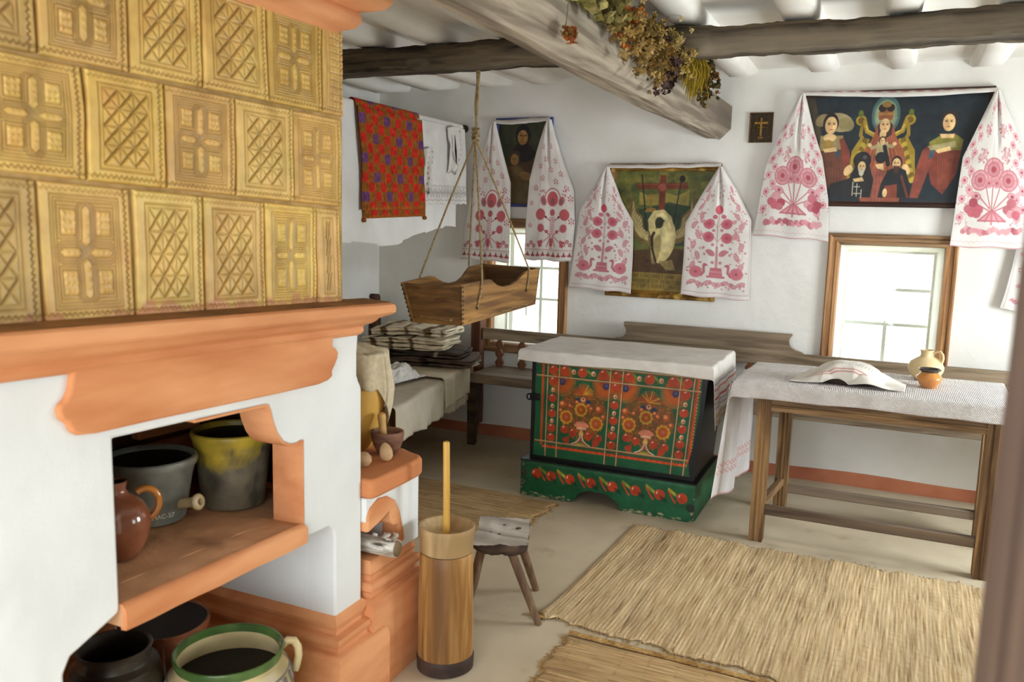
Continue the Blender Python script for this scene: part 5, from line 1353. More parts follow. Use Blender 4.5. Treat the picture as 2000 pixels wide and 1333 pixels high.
# ------------------------------------------------------------------ woven blankets on the bed
def folded(name, label, c, L, Wd, H, layers, mat, seed, yaw=0, group=None, colf=None, droop=0):
    """strip folded back and forth; folds show on the long front side"""
    q = random.Random(seed); th = H/layers; path = []
    for k in range(layers):
        z = th*(k+.5); jit = q.uniform(-.035, .03); jj = q.uniform(-.03, .03)
        xs = np.linspace(-Wd/2+jj, Wd/2-jit, 16)
        if k % 2: xs = xs[::-1]
        for x in xs: path.append((x, z+.002*math.sin(x*40+k*2)))
        if k < layers-1:
            xe = xs[-1]; sg = 1 if xe > 0 else -1
            for a in np.linspace(-PI/2, PI/2, 7)[1:-1]: path.append((xe+sg*th*.55*math.cos(a), z+th/2+th*.5*math.sin(a)))
    n = len(path); m = 64; P = np.zeros((n, m, 3)); ns = smooth_noise(n, m, (12, 7), seed, 3)
    cs, sn = math.cos(yaw), math.sin(yaw)
    for i, (x, z) in enumerate(path):
        for j in range(m):
            s = (j/(m-1)-.5)*L
            hh = z*(1-.18*abs(2*s/L)**3)+.004*math.sin(s*17+seed)*z/H-droop*max(0, (x/Wd+.5))*z
            y_ = x+ns[i, j]*.0025; x_ = s+ns[i, j]*.002+.008*math.sin(i*.35+seed)
            P[i, j] = (c[0]+x_*cs-y_*sn, c[1]+x_*sn+y_*cs, c[2]+max(hh, .004)+ns[i, j]*.003+.006*z/H*math.sin(s*9+x*11+seed))
    cols = None if colf is None else colf(n, m)
    o = gridobj(name, P, mat, cols=cols, solid=th*.60); tag(o, label, 'blanket', group)
    return o
m_wool = M('woven_wool', (255, 255, 255), (226, 222, 216), scale=20, rough=1, bump=.6, bscale=120, bdist=.003, attr=True)
def stripes(base, spec):
    def f(n, m):
        cv = Cv(m, n, base)
        for kind, a, b, c_ in spec:
            if kind == 'x': cv.line([(a*m, -2), (a*m, n+2)], b*m, c_)
            else: cv.line([(-2, a*n), (m+2, a*n)], b*n, c_)
        cv.grain(.10, 3, (20, 12)); return cv.get()
    return f
G_ = 'folded wool blankets stacked on the bed'
zb_ = .582; yb_ = 4.66
folded('folded_blanket', 'dark brown-grey folded wool blanket at the bottom of the stack', (-2.66, yb_+.02, zb_), .60, .36, .050, 3, m_wool, 3, .30, G_, stripes((112, 94, 84), [('x', .5, .08, (70, 60, 54)), ('y', .5, .03, (170, 160, 146))]))
folded('folded_blanket', 'grey checked folded blanket second from the bottom of the stack', (-2.70, yb_, zb_+.054), .58, .34, .046, 3, m_wool, 5, .22, G_, stripes((92, 82, 72), [('x', .2, .10, (60, 54, 48)), ('x', .72, .03, (206, 198, 182)), ('y', .8, .05, (60, 54, 48))]))
folded('folded_blanket', 'thick cream folded blanket with brown squares in the middle of the stack', (-2.76, yb_-.03, zb_+.104), .52, .34, .075, 6, m_wool, 7, .20, G_, stripes((226, 214, 188), [('x', .12, .07, (104, 80, 56)), ('x', .34, .05, (108, 84, 60)), ('x', .60, .05, (104, 80, 56))]))
folded('folded_blanket', 'cream blanket with wide brown stripes on top of the stack', (-2.75, yb_+.02, zb_+.183), .50, .34, .052, 3, m_wool, 9, .16, G_, stripes((230, 218, 192), [('x', .16, .09, (118, 92, 60)), ('x', .46, .05, (146, 112, 82)), ('x', .74, .10, (128, 102, 70)), ('x', .93, .03, (150, 120, 90))]))
# crumpled white cloth on the bed
nu, nv = 60, 50; P = np.zeros((nv, nu, 3)); ns = smooth_noise(nv, nu, (5, 6), 41, 3); cb_ = Vector(oZ(768, 732, .60))
for i in range(nv):
    for j in range(nu):
        a, b = j/(nu-1)*2-1, i/(nv-1)*2-1; d = max(0, 1-(abs(a)**2.4+abs(b)**2.4)**.5)
        P[i, j] = (cb_.x+a*.115+.02*b+ns[i, j]*.006, cb_.y+b*.16+ns[j % nv, i]*.006, .578+.055*min(1, d*2.2)**.7*(1+.3*ns[i, j])+.003)
tag(gridobj('white_cloth', P, m_cotton, solid=.003), 'crumpled bright white cloth lying on the bed before the blankets', 'cloth')

# ------------------------------------------------------------------ rod with hanging clothes along the bed
RX, RZ = -2.70, 2.104
m_rod = M('dark_rod', (52, 42, 34), (34, 28, 24), scale=10, rough=.6)
rod = thing('hanging_rod', 'dark round clothes rod fixed between stove and back wall', 'rod', (RX, 3.7, RZ-.014))
MB().tube([(RX, 2.2, RZ), (RX, 3.7, RZ-.004), (RX, 5.195, RZ)], .013, 14).build('pole', m_rod, rod)
MB().lathe([(.022, 0), (.026, .01), (.022, .03), (.014, .036)], (RX, 5.199, RZ), 18, axis=(0, -1, 0)).build('wall_socket', m_rod, rod)
def hung(y0, y1, lf0, lf1, lb, n=(120, 150), off=.0, amp=.008, freq=22, seed=1, slope=.0, hem=None):
    nu, nv = n; P = np.zeros((nv, nu, 3)); r_ = .015+off; ns = smooth_noise(nv, nu, (4, 6), seed, 3)
    for j in range(nu):
        u = j/(nu-1); y = y0+(y1-y0)*u; lf = lf0+(lf1-lf0)*u+(hem(u) if hem else 0); tot = lb+PI*r_+lf
        for i in range(nv):
            s = i/(nv-1)*tot
            if s < lb: x, z, d = RX-r_-.03*(lb-s), RZ-(lb-s), lb-s
            elif s < lb+PI*r_:
                a = PI-(s-lb)/r_; x, z, d = RX+r_*math.cos(a), RZ+r_*math.sin(a), 0
            else: d = s-lb-PI*r_; x, z = RX+r_+.02*d, RZ-d
            w_ = min(1, d/.25); sg = 1 if s > lb else -.4
            wv = (amp*math.sin(freq*y+seed)+amp*.5*math.sin(freq*2.3*y+seed*2))
            x += sg*(wv+amp)*w_+ns[i, j]*.0025*w_
            P[i, j] = (x, y+slope*d+ns[i, j]*.002*w_, z)
    return P
# white sheet
P = hung(3.30, 5.02, .80, .685, .55, seed=2, amp=.007, freq=19, hem=lambda u: -.03*math.sin(u*9)-.012*(math.sin(u*21) > 0))
tag(gridobj('white_sheet', P, m_cotton, solid=.0015), 'long white linen sheet hanging lowest over the rod', 'sheet')
# red checked blanket
P = hung(3.865, 4.535, .572, .550, .50, n=(132, 170), off=.010, amp=.004, freq=9, seed=4, slope=.04)
P[..., 0] += np.where(P[..., 2] < RZ-.02, .018, 0)*1.0
nv, nu = P.shape[:2]; cv = Cv(nu, nv, (150, 92, 34)); q = random.Random(2)
RDB, OLV, PUR = (206, 42, 28), (150, 92, 30), (112, 66, 118)
ncx, ncy = 11, 22
for a in range(ncx):
    for b in range(ncy):
        x0_, y0_ = a*nu/ncx, b*nv/ncy
        c_ = RDB if (a+b) % 2 == 0 else OLV
        if a % 2 == 0 and b % 2 == 0 and (a//2+b//2) % 2 == 0: c_ = PUR
        cv.poly([(x0_, y0_), (x0_+nu/ncx, y0_), (x0_+nu/ncx, y0_+nv/ncy), (x0_, y0_+nv/ncy)], c_)
cv.poly([(-1, nv-3), (nu, nv-3), (nu, nv), (-1, nv)], (170, 96, 28)); cv.grain(.14, 6, (60, 50))
rb = thing('red_blanket', 'red, ochre and violet checked wool blanket hanging over the rod', 'blanket', (RX, 4.2, RZ-.58))
m_redw = M('checked_wool', (255, 255, 255), (216, 214, 210), scale=60, rough=1, bump=.7, bscale=140, bdist=.003, attr=True)
gridobj('checked_front', P, m_redw, rb, cols=cv.get(), solid=.004)
P2 = P[-46:, :].copy(); P2[..., 0] -= .010; P2[..., 2] -= .045; P2[..., 1] = P2[..., 1]*.985+.085
gridobj('inner_fold', P2, m_redw, rb, cols=cv.get()[-46:]*.92, solid=.004)
for p in (P2[-1, 1], P2[-1, -2]): MB().lathe([(0, -.022), (.010, -.018), (.012, -.008), (.008, .001), (0, .003)], Vector(p), 12, wob=.1).build('corner_tassel', M('ochre_wool', (160, 92, 34), (130, 70, 26), scale=40, rough=1), rb)
# white blouse with cutwork
P = hung(4.50, 5.12, .515, .50, .30, n=(130, 150), off=.006, amp=.006, freq=15, seed=6, hem=lambda u: .008*abs(math.sin(u*30)))
P[..., 0] += np.where(P[..., 2] < RZ-.01, .012, 0)
nv, nu = P.shape[:2]; cv = Cv(nu, nv, (228, 226, 222)); cv.grain(.02, 5, (10, 10))
for k in range(18):
    x = 4+k*7.2; cv.line([(x, nv-13), (x+3.6, nv-18), (x+7.2, nv-13), (x+3.6, nv-8), (x, nv-13)], 1.2, (150, 146, 140), .8); cv.ell(x+3.6, nv-13, 1.1, 1.4, (120, 116, 110))
cv.line([(0, nv-20), (nu, nv-20)], 1.2, (188, 184, 178)); cv.line([(0, nv-5), (nu, nv-5)], 1.2, (188, 184, 178))
bl = thing('white_blouse', 'white blouse with openwork hem and folded sleeve hanging at the rod end', 'blouse', (RX, 4.8, 1.58))
gridobj('blouse_body', P, m_emb, bl, cols=cv.get(), solid=.002)
def sleeve(pts, wid, name, seed, cut):
    nu, nv = 36, 60; P = np.zeros((nv, nu, 3)); ns = smooth_noise(nv, nu, (6, 3), seed, 3)
    for i in range(nv):
        c_ = interp(pts, i/(nv-1)); w_ = np.interp(i/(nv-1), [0, .5, 1], wid)
        for j in range(nu):
            a = (j/(nu-1)-.5)*2
            P[i, j] = (RX+.052+.030*math.cos(a*PI/2)+.008*math.sin(a*7+i*.06)+ns[i, j]*.003, c_[0]+a*w_, c_[1]-.015*a*a+.006*math.sin(j*.9)*(i > nv-6))
    cv = Cv(nu, nv, (226, 223, 218))
    for y in range(6, nv, 7):
        for x in cut: cv.ell(x+(y % 2), y, 1.2, 1.8, (142, 136, 126), alpha=.9)
    cv.line([(0, nv-2), (nu, nv-2)], 1.4, (176, 172, 164))
    return gridobj(name, P, m_emb, bl, cols=cv.get(), solid=.002)
slv = sleeve([(4.93, 2.09), (4.95, 1.98), (4.93, 1.88), (4.90, 1.80)], [.085, .075, .05], 'folded_sleeve', 3, (20, 26, 31))
sleeve([(4.60, 1.93), (4.60, 1.85), (4.585, 1.76), (4.58, 1.66)], [.05, .045, .03], 'hanging_cuff', 5, (10, 18, 26))
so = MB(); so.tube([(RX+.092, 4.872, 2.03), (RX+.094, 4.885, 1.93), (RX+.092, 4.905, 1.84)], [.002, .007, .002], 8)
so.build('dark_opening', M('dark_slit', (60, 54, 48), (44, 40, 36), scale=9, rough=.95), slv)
# ------------------------------------------------------------------ pictures on the back wall
m_paint = M('painted_panel', (255, 255, 255), (236, 236, 236), scale=30, rough=.45, bump=.2, bscale=90, bdist=.001, attr=True, spec=.35)
m_gild = M('worn_gilt_frame', (150, 112, 44), (96, 66, 26), scale=14, rough=.4, bump=.4, metal=.25, c3=(208, 170, 84), scale3=11, lo3=.58, hi3=.72)
m_dkframe = M('dark_brown_frame', (74, 46, 36), (48, 34, 30), scale=10, stretch=(.2, 1, 1), rough=.5, bump=.2)
m_blueframe = M('blue_painted_frame', (74, 80, 140), (58, 62, 112), scale=9, rough=.6, bump=.1)
PY = YW-.022
def picture(name, label, x0, x1, z0, z1, prof, mat, cv, inset, lean=0.0):
    t = thing(name, label, 'picture', ((x0+x1)/2, YW, z0))
    for m in frame_loft(x0, x1, z0, z1, prof, YW): m.build('frame', mat, t, angle=25)
    a = cv.get(); h, w = a.shape[:2]
    X, Z = np.meshgrid(np.linspace(x0+inset, x1-inset, w), np.linspace(z1-inset, z0+inset, h))
    P = np.stack([X, np.full_like(X, PY+.004), Z], -1)
    gridobj('painting', P, m_paint, t, cols=a)
    return t
# --- large painting with five figures; canvas taken as 0..1850 x 0..1090
cv = Cv(390, 232, (30, 40, 46), 390/1850, 232/1090)
SK, SKs = (226, 190, 134), (186, 140, 92)
q = random.Random(3)
for k in range(60): cv.ell(q.uniform(0, 1850), q.uniform(0, 1000), q.uniform(40, 160), q.uniform(30, 110), q.choice([(24, 34, 46), (34, 50, 56), (28, 30, 36), (22, 44, 54)]), alpha=.35)
cv.poly([(0, 0), (60, 0), (150, 330), (200, 600), (0, 700)], (86, 72, 46), .6)
def face(x, y, r, hair=None, turn=0, beard=None):
    if hair: cv.ell(x, y-r*.12, r*.98, r*1.22, hair)
    cv.ell(x+turn*r*.1, y+r*.1, r*.74, r*1.02, SK); cv.ell(x-r*.34+turn*r*.1, y+r*.2, r*.34, r*.8, SKs, alpha=.5)
    for sx in (-1, 1):
        ex = x+sx*r*.30+turn*r*.2
        cv.line([(ex-r*.17, y-r*.18), (ex+r*.17, y-r*.2)], r*.09, (70, 46, 30), .8); cv.ell(ex, y-r*.04, r*.15, r*.08, (50, 34, 26))
    cv.line([(x+turn*r*.25, y-r*.1), (x+turn*r*.32, y+r*.34)], r*.09, (168, 116, 76), .8); cv.ell(x+turn*r*.2, y+r*.58, r*.20, r*.075, (170, 76, 60))
    if beard: cv.poly([(x-r*.62, y+r*.42), (x+r*.62, y+r*.42), (x+r*.4, y+r*1.5), (x, y+r*1.9), (x-r*.4, y+r*1.5)], beard); cv.ell(x+turn*r*.15, y+r*.56, r*.16, r*.06, (150, 70, 56))
# left standing woman with wide pale cap
cv.poly([(140, 470), (260, 420), (400, 470), (480, 560), (520, 760), (460, 900), (330, 1000), (180, 900), (110, 640)], (104, 58, 40))
cv.ell(345, 265, 150, 96, (172, 156, 112), rot=12); cv.ell(420, 285, 90, 70, (150, 136, 92), rot=25); cv.ell(160, 240, 80, 60, (140, 124, 84), rot=-30)
cv.poly([(150, 400), (400, 400), (420, 540), (150, 560)], (150, 130, 84)); cv.poly([(360, 440), (400, 420), (480, 560), (500, 850), (430, 860), (400, 600)], (128, 60, 46))
cv.poly([(330, 540), (380, 560), (370, 640), (330, 620)], (44, 74, 88))
for k in range(9): cv.line([(170+k*26, 600), (150+k*34, 880)], 9, (132, 78, 52), .5)
face(255, 285, 88, (38, 26, 20), .5); cv.ell(255, 420, 70, 42, SK); cv.ell(240, 490, 52, 48, (150, 120, 54)); cv.poly([(190, 540), (330, 520), (345, 562), (210, 575)], SK)
# throne scrolls
GO = (164, 136, 44)
for sx in (-1, 1):
    X = lambda x: 835+sx*x
    cv.ell(X(255), 250, 56, 54, GO); cv.ell(X(255), 250, 34, 32, (110, 84, 30)); cv.ell(X(262), 180, 26, 34, (96, 104, 36))
    cv.line([(X(215), 265), (X(185), 360), (X(110), 400), (X(60), 380)], 44, GO); cv.line([(X(200), 300), (X(180), 350), (X(110), 385)], 12, (206, 180, 84))
    cv.line([(X(240), 300), (X(250), 400), (X(200), 470)], 36, (146, 120, 40))
    cv.poly([(X(150), 440), (X(250), 430), (X(330), 560), (X(340), 700), (X(370), 860), (X(300), 880), (X(190), 600)], (156, 130, 40))
    for k in range(10): cv.ell(X(200+k*14), 460+k*44, 26, 34, (182, 156, 58) if k % 2 else (116, 92, 30), rot=30*sx)
# halo and crowned central figure
cv.ell(835, 200, 148, 196, (74, 106, 104)); cv.ell(835, 205, 118, 160, (128, 146, 116)); cv.ell(835, 210, 96, 130, (150, 160, 124))
cv.poly([(755, 180), (780, 120), (835, 90), (890, 120), (915, 180), (905, 250), (765, 250)], (150, 90, 54)); cv.ell(795, 130, 42, 40, (44, 30, 28)); cv.ell(880, 128, 42, 40, (44, 30, 28)); cv.line([(765, 190), (905, 190)], 26, (172, 126, 62)); cv.ell(838, 95, 46, 30, (140, 104, 50))
cv.poly([(835, 215), (920, 300), (960, 420), (1050, 560), (1100, 760), (1040, 1090), (640, 1090), (530, 780), (640, 560), (720, 420), (755, 300)], (150, 82, 54))
for k in range(16):
    x = 600+k*30; cv.line([(835+(x-835)*.35, 420), (x, 760+20*(k % 3))], 12, (172, 104, 70) if k % 2 else (118, 58, 42), .6)
cv.poly([(760, 300), (840, 240), (915, 300), (910, 400), (850, 440), (770, 400)], (64, 40, 36))
cv.poly([(700, 760), (860, 720), (900, 1090), (720, 1090)], (142, 76, 60)); 
for k in range(5): cv.line([(740+k*34, 760), (735+k*36, 1080)], 10, (168, 100, 78), .6)
face(832, 300, 72, None, .35); cv.ell(820, 392, 34, 40, SK)
# child on the lap
cv.poly([(770, 470), (880, 470), (900, 620), (760, 620)], (176, 160, 116)); cv.line([(775, 510), (720, 530), (690, 500)], 34, (170, 152, 110)); cv.line([(880, 510), (925, 520), (950, 490)], 34, (170, 152, 110))
cv.ell(690, 500, 22, 18, SK); cv.ell(950, 492, 22, 18, SK); face(822, 460, 36, (60, 40, 28), .2); cv.line([(850, 520), (900, 700)], 44, (30, 34, 36)); cv.ell(820, 630, 60, 58, (26, 28, 30)); cv.poly([(765, 700), (850, 690), (860, 760), (790, 740)], SK)
# two kneeling monks
cv.poly([(500, 840), (560, 700), (700, 690), (760, 860), (740, 1040), (440, 1040), (240, 1040), (300, 900), (440, 860)], (34, 32, 34)); cv.ell(625, 660, 96, 92, (30, 28, 30)); cv.poly([(570, 600), (640, 585), (695, 620), (690, 680), (560, 690)], (36, 34, 36)); cv.ell(650, 625, 22, 20, (86, 84, 78))
face(625, 720, 56, None, .2, (190, 184, 160)); cv.poly([(540, 850), (640, 830), (660, 870), (560, 880)], SK); cv.poly([(540, 880), (640, 880), (640, 1040), (540, 1040)], (36, 36, 36))
for a, b in (((590, 900), (590, 1030)), ((560, 930), (620, 930)), ((545, 880), (545, 1020)), ((640, 960), (640, 1040)), ((560, 1000), (640, 1000))): cv.line([a, b], 8, (212, 206, 184), .9)
cv.ell(480, 760, 40, 60, SK, rot=30); cv.ell(1090, 750, 36, 56, SK, rot=-30)
cv.poly([(900, 760), (1000, 720), (1090, 760), (1140, 900), (1180, 1040), (820, 1040), (840, 900)], (28, 34, 36)); face(990, 690, 58, (44, 32, 26), -.2, (70, 46, 34)); cv.poly([(880, 920), (1010, 900), (1020, 1040), (900, 1040)], (128, 62, 44)); cv.line([(1050, 820), (1130, 1030)], 26, (110, 52, 44)); cv.ell(890, 990, 24, 44, SK)
# right standing saint
cv.poly([(1240, 560), (1400, 420), (1560, 400), (1640, 470), (1600, 800), (1480, 1000), (1360, 900), (1300, 700)], (120, 56, 42)); cv.poly([(1240, 560), (1380, 540), (1320, 760), (1240, 1040), (1150, 1040), (1190, 760)], (134, 66, 52))
cv.poly([(1300, 480), (1400, 420), (1570, 410), (1640, 460), (1620, 560), (1320, 560)], (124, 118, 48)); cv.poly([(1320, 560), (1370, 540), (1350, 640), (1310, 640)], (52, 84, 96)); cv.poly([(1290, 520), (1560, 470), (1580, 530), (1320, 560)], (160, 148, 104))
cv.poly([(1400, 400), (1550, 400), (1540, 440), (1420, 440)], SK); face(1485, 280, 82, (52, 38, 30), -.3); cv.poly([(1370, 560), (1510, 520), (1530, 560), (1400, 590)], SK)
for k in range(7): cv.line([(1400+k*26, 600), (1430+k*14, 940)], 9, (150, 82, 60), .5)
cv.grain(.12, 5, (14, 20))
picture('large_painting', 'large dark painting of five robed figures above the right window', -.520, .434, 1.625, 2.262, [(0, 0), (0, -.026), (.006, -.032), (.016, -.030), (.022, -.024), (.026, -.020), (.030, -.018)], m_dkframe, cv, .028)
# --- pelican painting; canvas taken as 0..1000 x 0..1180
cv = Cv(200, 236, (96, 98, 44), .2, .2)
for k in range(130):
    y = q.uniform(0, 700); cv.ell(q.uniform(0, 1000), y, q.uniform(40, 130), q.uniform(20, 70), q.choice([(92, 104, 48), (120, 118, 52), (66, 84, 44), (140, 128, 60), (54, 70, 42)]), alpha=.35)
cv.poly([(250, 330), (760, 330), (760, 180), (640, 240), (500, 200), (340, 240), (250, 200)], (166, 148, 70), .7)
cv.poly([(250, 380), (560, 300), (900, 360), (900, 720), (250, 720)], (34, 62, 44), .9); cv.poly([(0, 800), (300, 740), (1000, 760), (1000, 1000), (0, 1000)], (82, 58, 32)); cv.poly([(60, 690), (330, 640), (380, 760), (60, 800)], (104, 108, 54), .8)
for k in range(50): cv.line([(q.uniform(0, 1000), q.uniform(800, 990)) for _ in range(1)]+[(q.uniform(0, 1000), q.uniform(800, 990))], 6, (62, 44, 26), .12)
CB = (112, 52, 30)
cv.poly([(458, 40), (520, 40), (520, 420), (452, 420)], CB); cv.poly([(225, 120), (742, 112), (748, 172), (222, 178)], CB); cv.line([(232, 132), (738, 126)], 10, (146, 78, 46), .7); cv.ell(486, 158, 60, 50, (126, 58, 40)); cv.ell(486, 156, 40, 34, (150, 80, 66))
cv.line([(268, 40), (316, 380), (340, 640)], 14, (44, 36, 26)); cv.line([(680, 60), (600, 600)], 14, (44, 36, 26)); cv.ell(684, 76, 30, 34, (34, 28, 22))
cv.poly([(346, 232), (402, 232), (394, 290), (354, 290)], (150, 118, 50)); cv.line([(374, 290), (374, 360)], 14, (140, 106, 44)); cv.poly([(312, 400), (440, 396), (420, 360), (334, 362)], (146, 110, 48))
WHP, WHS = (206, 190, 130), (150, 130, 78)
for pts in ([(158, 190), (200, 360), (290, 440), (310, 560), (360, 610), (400, 620), (390, 740), (280, 700), (200, 600), (140, 420)], [(812, 190), (800, 340), (700, 430), (680, 560), (600, 620), (600, 720), (720, 680), (800, 560), (850, 400)]):
    cv.poly(pts, (120, 98, 56)); c_ = np.mean(pts, 0); cv.poly([(c_[0]+(x-c_[0])*.74, c_[1]+(y-c_[1])*.72) for x, y in pts], (190, 172, 116), .8)
for k in range(12): cv.line([(160+k*18, 380+k*24), (180+k*20, 330+k*24)], 9, (70, 54, 32), .6); cv.line([(820-k*14, 400+k*20), (800-k*14, 350+k*20)], 9, (70, 54, 32), .6)
cv.ell(520, 690, 118, 210, WHP, rot=14); cv.ell(560, 640, 74, 150, (222, 208, 152), rot=12, alpha=.8); cv.ell(450, 760, 44, 150, WHS, rot=10, alpha=.8)
cv.line([(590, 560), (560, 460), (500, 410), (430, 420), (392, 480), (400, 560), (420, 610)], 74, WHP); cv.line([(585, 540), (552, 458), (500, 420), (440, 430)], 26, (226, 212, 160), .8)
cv.ell(470, 500, 44, 56, (44, 46, 30)); cv.line([(420, 600), (400, 640), (404, 720)], 30, (58, 44, 30)); cv.line([(404, 640), (410, 760), (450, 880)], 24, (46, 36, 26))
cv.poly([(480, 880), (620, 860), (660, 960), (560, 960)], WHS)
cv.poly([(0, 990), (1000, 1000), (1000, 1180), (0, 1180)], (142, 118, 50)); cv.ell(800, 1100, 200, 60, (128, 100, 40), alpha=.5)
def strokes(y, x0, x1, h, seed):      # three rows of faded brush lettering, too worn to read
    qq = random.Random(seed); x = x0
    while x < x1:
        w_ = qq.uniform(12, 20)
        if qq.random() < .13: x += 14; continue
        a = qq.randrange(5); c_ = (58, 46, 26); yy_ = y+(x-500)*.012
        cv.line([(x, yy_), (x, yy_+h)], 5, c_, .85)
        if a in (0, 1, 3): cv.line([(x+w_-4, yy_), (x+w_-4, yy_+h)], 5, c_, .8)
        if a == 0: cv.line([(x, yy_+h*.5), (x+w_-4, yy_+h*.5)], 4, c_, .8)
        if a == 1: cv.line([(x, yy_+h), (x+w_-4, yy_)], 4, c_, .8)
        if a in (2, 4): cv.line([(x, yy_), (x+w_-5, yy_+1)], 4, c_, .8)
        if a == 2: cv.line([(x, yy_+h), (x+w_-5, yy_+h)], 4, c_, .8)
        x += w_+6
strokes(1012, 60, 960, 30, 4); strokes(1062, 50, 950, 32, 5); strokes(1110, 50, 640, 30, 6)
cv.grain(.16, 6, (16, 14))
picture('pelican_painting', 'gilt framed painting of a white pelican before a wooden cross', -1.658, -.962, 1.036, 1.868, [(0, 0), (0, -.030), (.006, -.038), (.018, -.040), (.028, -.034), (.034, -.026), (.042, -.024), (.046, -.018)], m_gild, cv, .044)
# --- dark portrait; canvas taken as 0..500 x 0..760
cv = Cv(120, 180, (62, 66, 48), 120/500, 180/760)
for k in range(40): cv.ell(q.uniform(0, 500), q.uniform(0, 760), q.uniform(30, 90), q.uniform(30, 90), q.choice([(70, 74, 52), (52, 56, 42), (60, 62, 46)]), alpha=.4)
cv.poly([(60, 760), (90, 420), (160, 300), (240, 260), (340, 300), (410, 420), (440, 760)], (78, 62, 42)); cv.ell(240, 130, 76, 96, (38, 38, 40)); cv.poly([(120, 300), (180, 210), (300, 210), (370, 290), (330, 360), (240, 380), (170, 340)], (40, 38, 40))
cv.ell(240, 152, 48, 66, (168, 128, 76)); cv.ell(222, 160, 22, 56, (120, 88, 52), alpha=.6)
for sx in (-1, 1): cv.line([(240+sx*20-12, 134), (240+sx*20+12, 134)], 9, (52, 36, 26))
cv.line([(242, 140), (246, 172)], 6, (124, 86, 50)); cv.line([(228, 192), (254, 192)], 6, (112, 62, 44))
cv.ell(160, 330, 60, 64, (74, 60, 42)); cv.ell(164, 350, 40, 50, (152, 116, 70)); cv.line([(146, 345), (158, 345)], 5, (60, 42, 28)); cv.line([(172, 345), (184, 345)], 5, (60, 42, 28))
cv.poly([(100, 420), (220, 400), (300, 520), (280, 640), (120, 620)], (104, 84, 54)); cv.ell(280, 500, 70, 36, (140, 106, 64), rot=15); cv.poly([(120, 620), (300, 560), (340, 760), (120, 760)], (96, 84, 58))
cv.grain(.14, 9, (10, 8))
picture('portrait_picture', 'blue framed dark picture of a woman in a headscarf with a child', -2.462, -2.060, 1.588, 2.166, [(0, 0), (0, -.026), (.010, -.028), (.018, -.024), (.020, -.018)], m_blueframe, cv, .018)
# --- small brass icon with relief cross
t = thing('small_icon', 'small dark brass relief plaque with a cross between beam end and large painting', 'icon', (-.752, YW, 1.985))
m_brass = M('dark_brass', (255, 255, 255), (215, 215, 215), scale=40, rough=.42, bump=.3, metal=.55, attr=True, spec=.5)
nu, nv = 60, 82; g = np.zeros((nv, nu)); yy_, xx_ = np.mgrid[0:nv, 0:nu]; xx_ = xx_/(nu-1); yy_ = yy_/(nv-1)
def rb_(x0, x1, y0, y1, h):
    global g
    k_ = np.clip((np.minimum(np.minimum(xx_-x0, x1-xx_), (np.minimum(yy_-y0, y1-yy_))*1.35))/.02, 0, 1); g = np.maximum(g, k_*h)
rb_(.44, .56, .17, .80, .006); rb_(.20, .80, .30, .40, .006); rb_(.30, .70, .46, .52, .004); rb_(.38, .62, .80, .88, .004)
q = random.Random(8)
for k in range(70):
    x, y = q.uniform(.1, .9), q.uniform(.06, .94)
    if abs(x-.5) < .09: continue
    rb_(x-.03, x+.03, y-.022, y+.022, q.uniform(.001, .0035))
for a_ in ((0, .05, 0, 1), (.95, 1, 0, 1), (0, 1, 0, .035), (0, 1, .965, 1)): rb_(*a_, .004)
X = -.820+.134*xx_; Z = 2.160-.172*yy_; P = np.stack([X, YW-.010-g, Z], -1)
hh = np.clip(g/.006, 0, 1)[..., None]; col = lin((54, 42, 24))*(1-hh)+lin((150, 112, 48))*hh
gridobj('relief', P, m_brass, t, cols=np.broadcast_to(col, (nv, nu, 3)).copy())
MB().box(-.820, -.686, YW-.0098, YW-.0005, 1.988, 2.160).build('back_plate', M('brown_wood_back', (84, 58, 34), (62, 42, 26), scale=9), t, smooth=False)

# ------------------------------------------------------------------ embroidered towels draped over the pictures
def panel_xyz(left, right, nu, nv, y0, seed, gather=(.5, .30), amp=.014, flare=.0):
    """hanging panel given by its two side edges in the wall plane; folds run out of the gathered corner"""
    tv = np.linspace(0, 1, nv); Lp, Rp = interp(left, tv), interp(right, tv)
    L3 = np.array([oY(x, y, y0) for x, y in Lp]); R3 = np.array([oY(x, y, y0) for x, y in Rp])
    u = np.linspace(0, 1, nu)[None, :, None]
    P = L3[:, None]*(1-u)+R3[:, None]*u
    U, V = np.meshgrid(np.linspace(0, 1, nu), tv)
    ns = smooth_noise(nv, nu, (4, 4), seed, 2)
    top = np.exp(-V/.34)
    d = .012+amp*(1.0-np.abs(2*U-1)**2.2)*(.55+.45*top)                                    # belly
    d += amp*1.2*top*np.abs(np.sin((U-.5)*PI*2.0+.2))**.7*np.minimum(1, V/.06)                # folds from the gather
    vv_ = np.clip((V-gather[1])/.16, -1, 1); d += amp*.75*np.exp(-((U-gather[0])/.16)**2)*np.exp(-(np.abs(V-gather[1])/.14)**1.6)
    d -= amp*1.5*np.exp(-((U-gather[0])/.045)**2)*np.exp(-(np.abs(V-gather[1]*.55)/(gather[1]*.55))**4)
    d += ns*.0016+.003*np.sin(U*PI*5+seed)*V
    P[..., 1] -= d+flare*V
    P[..., 2] += .004*np.sin(U*PI*4+seed)*np.clip((V-.9)/.1, 0, 1)
    return P
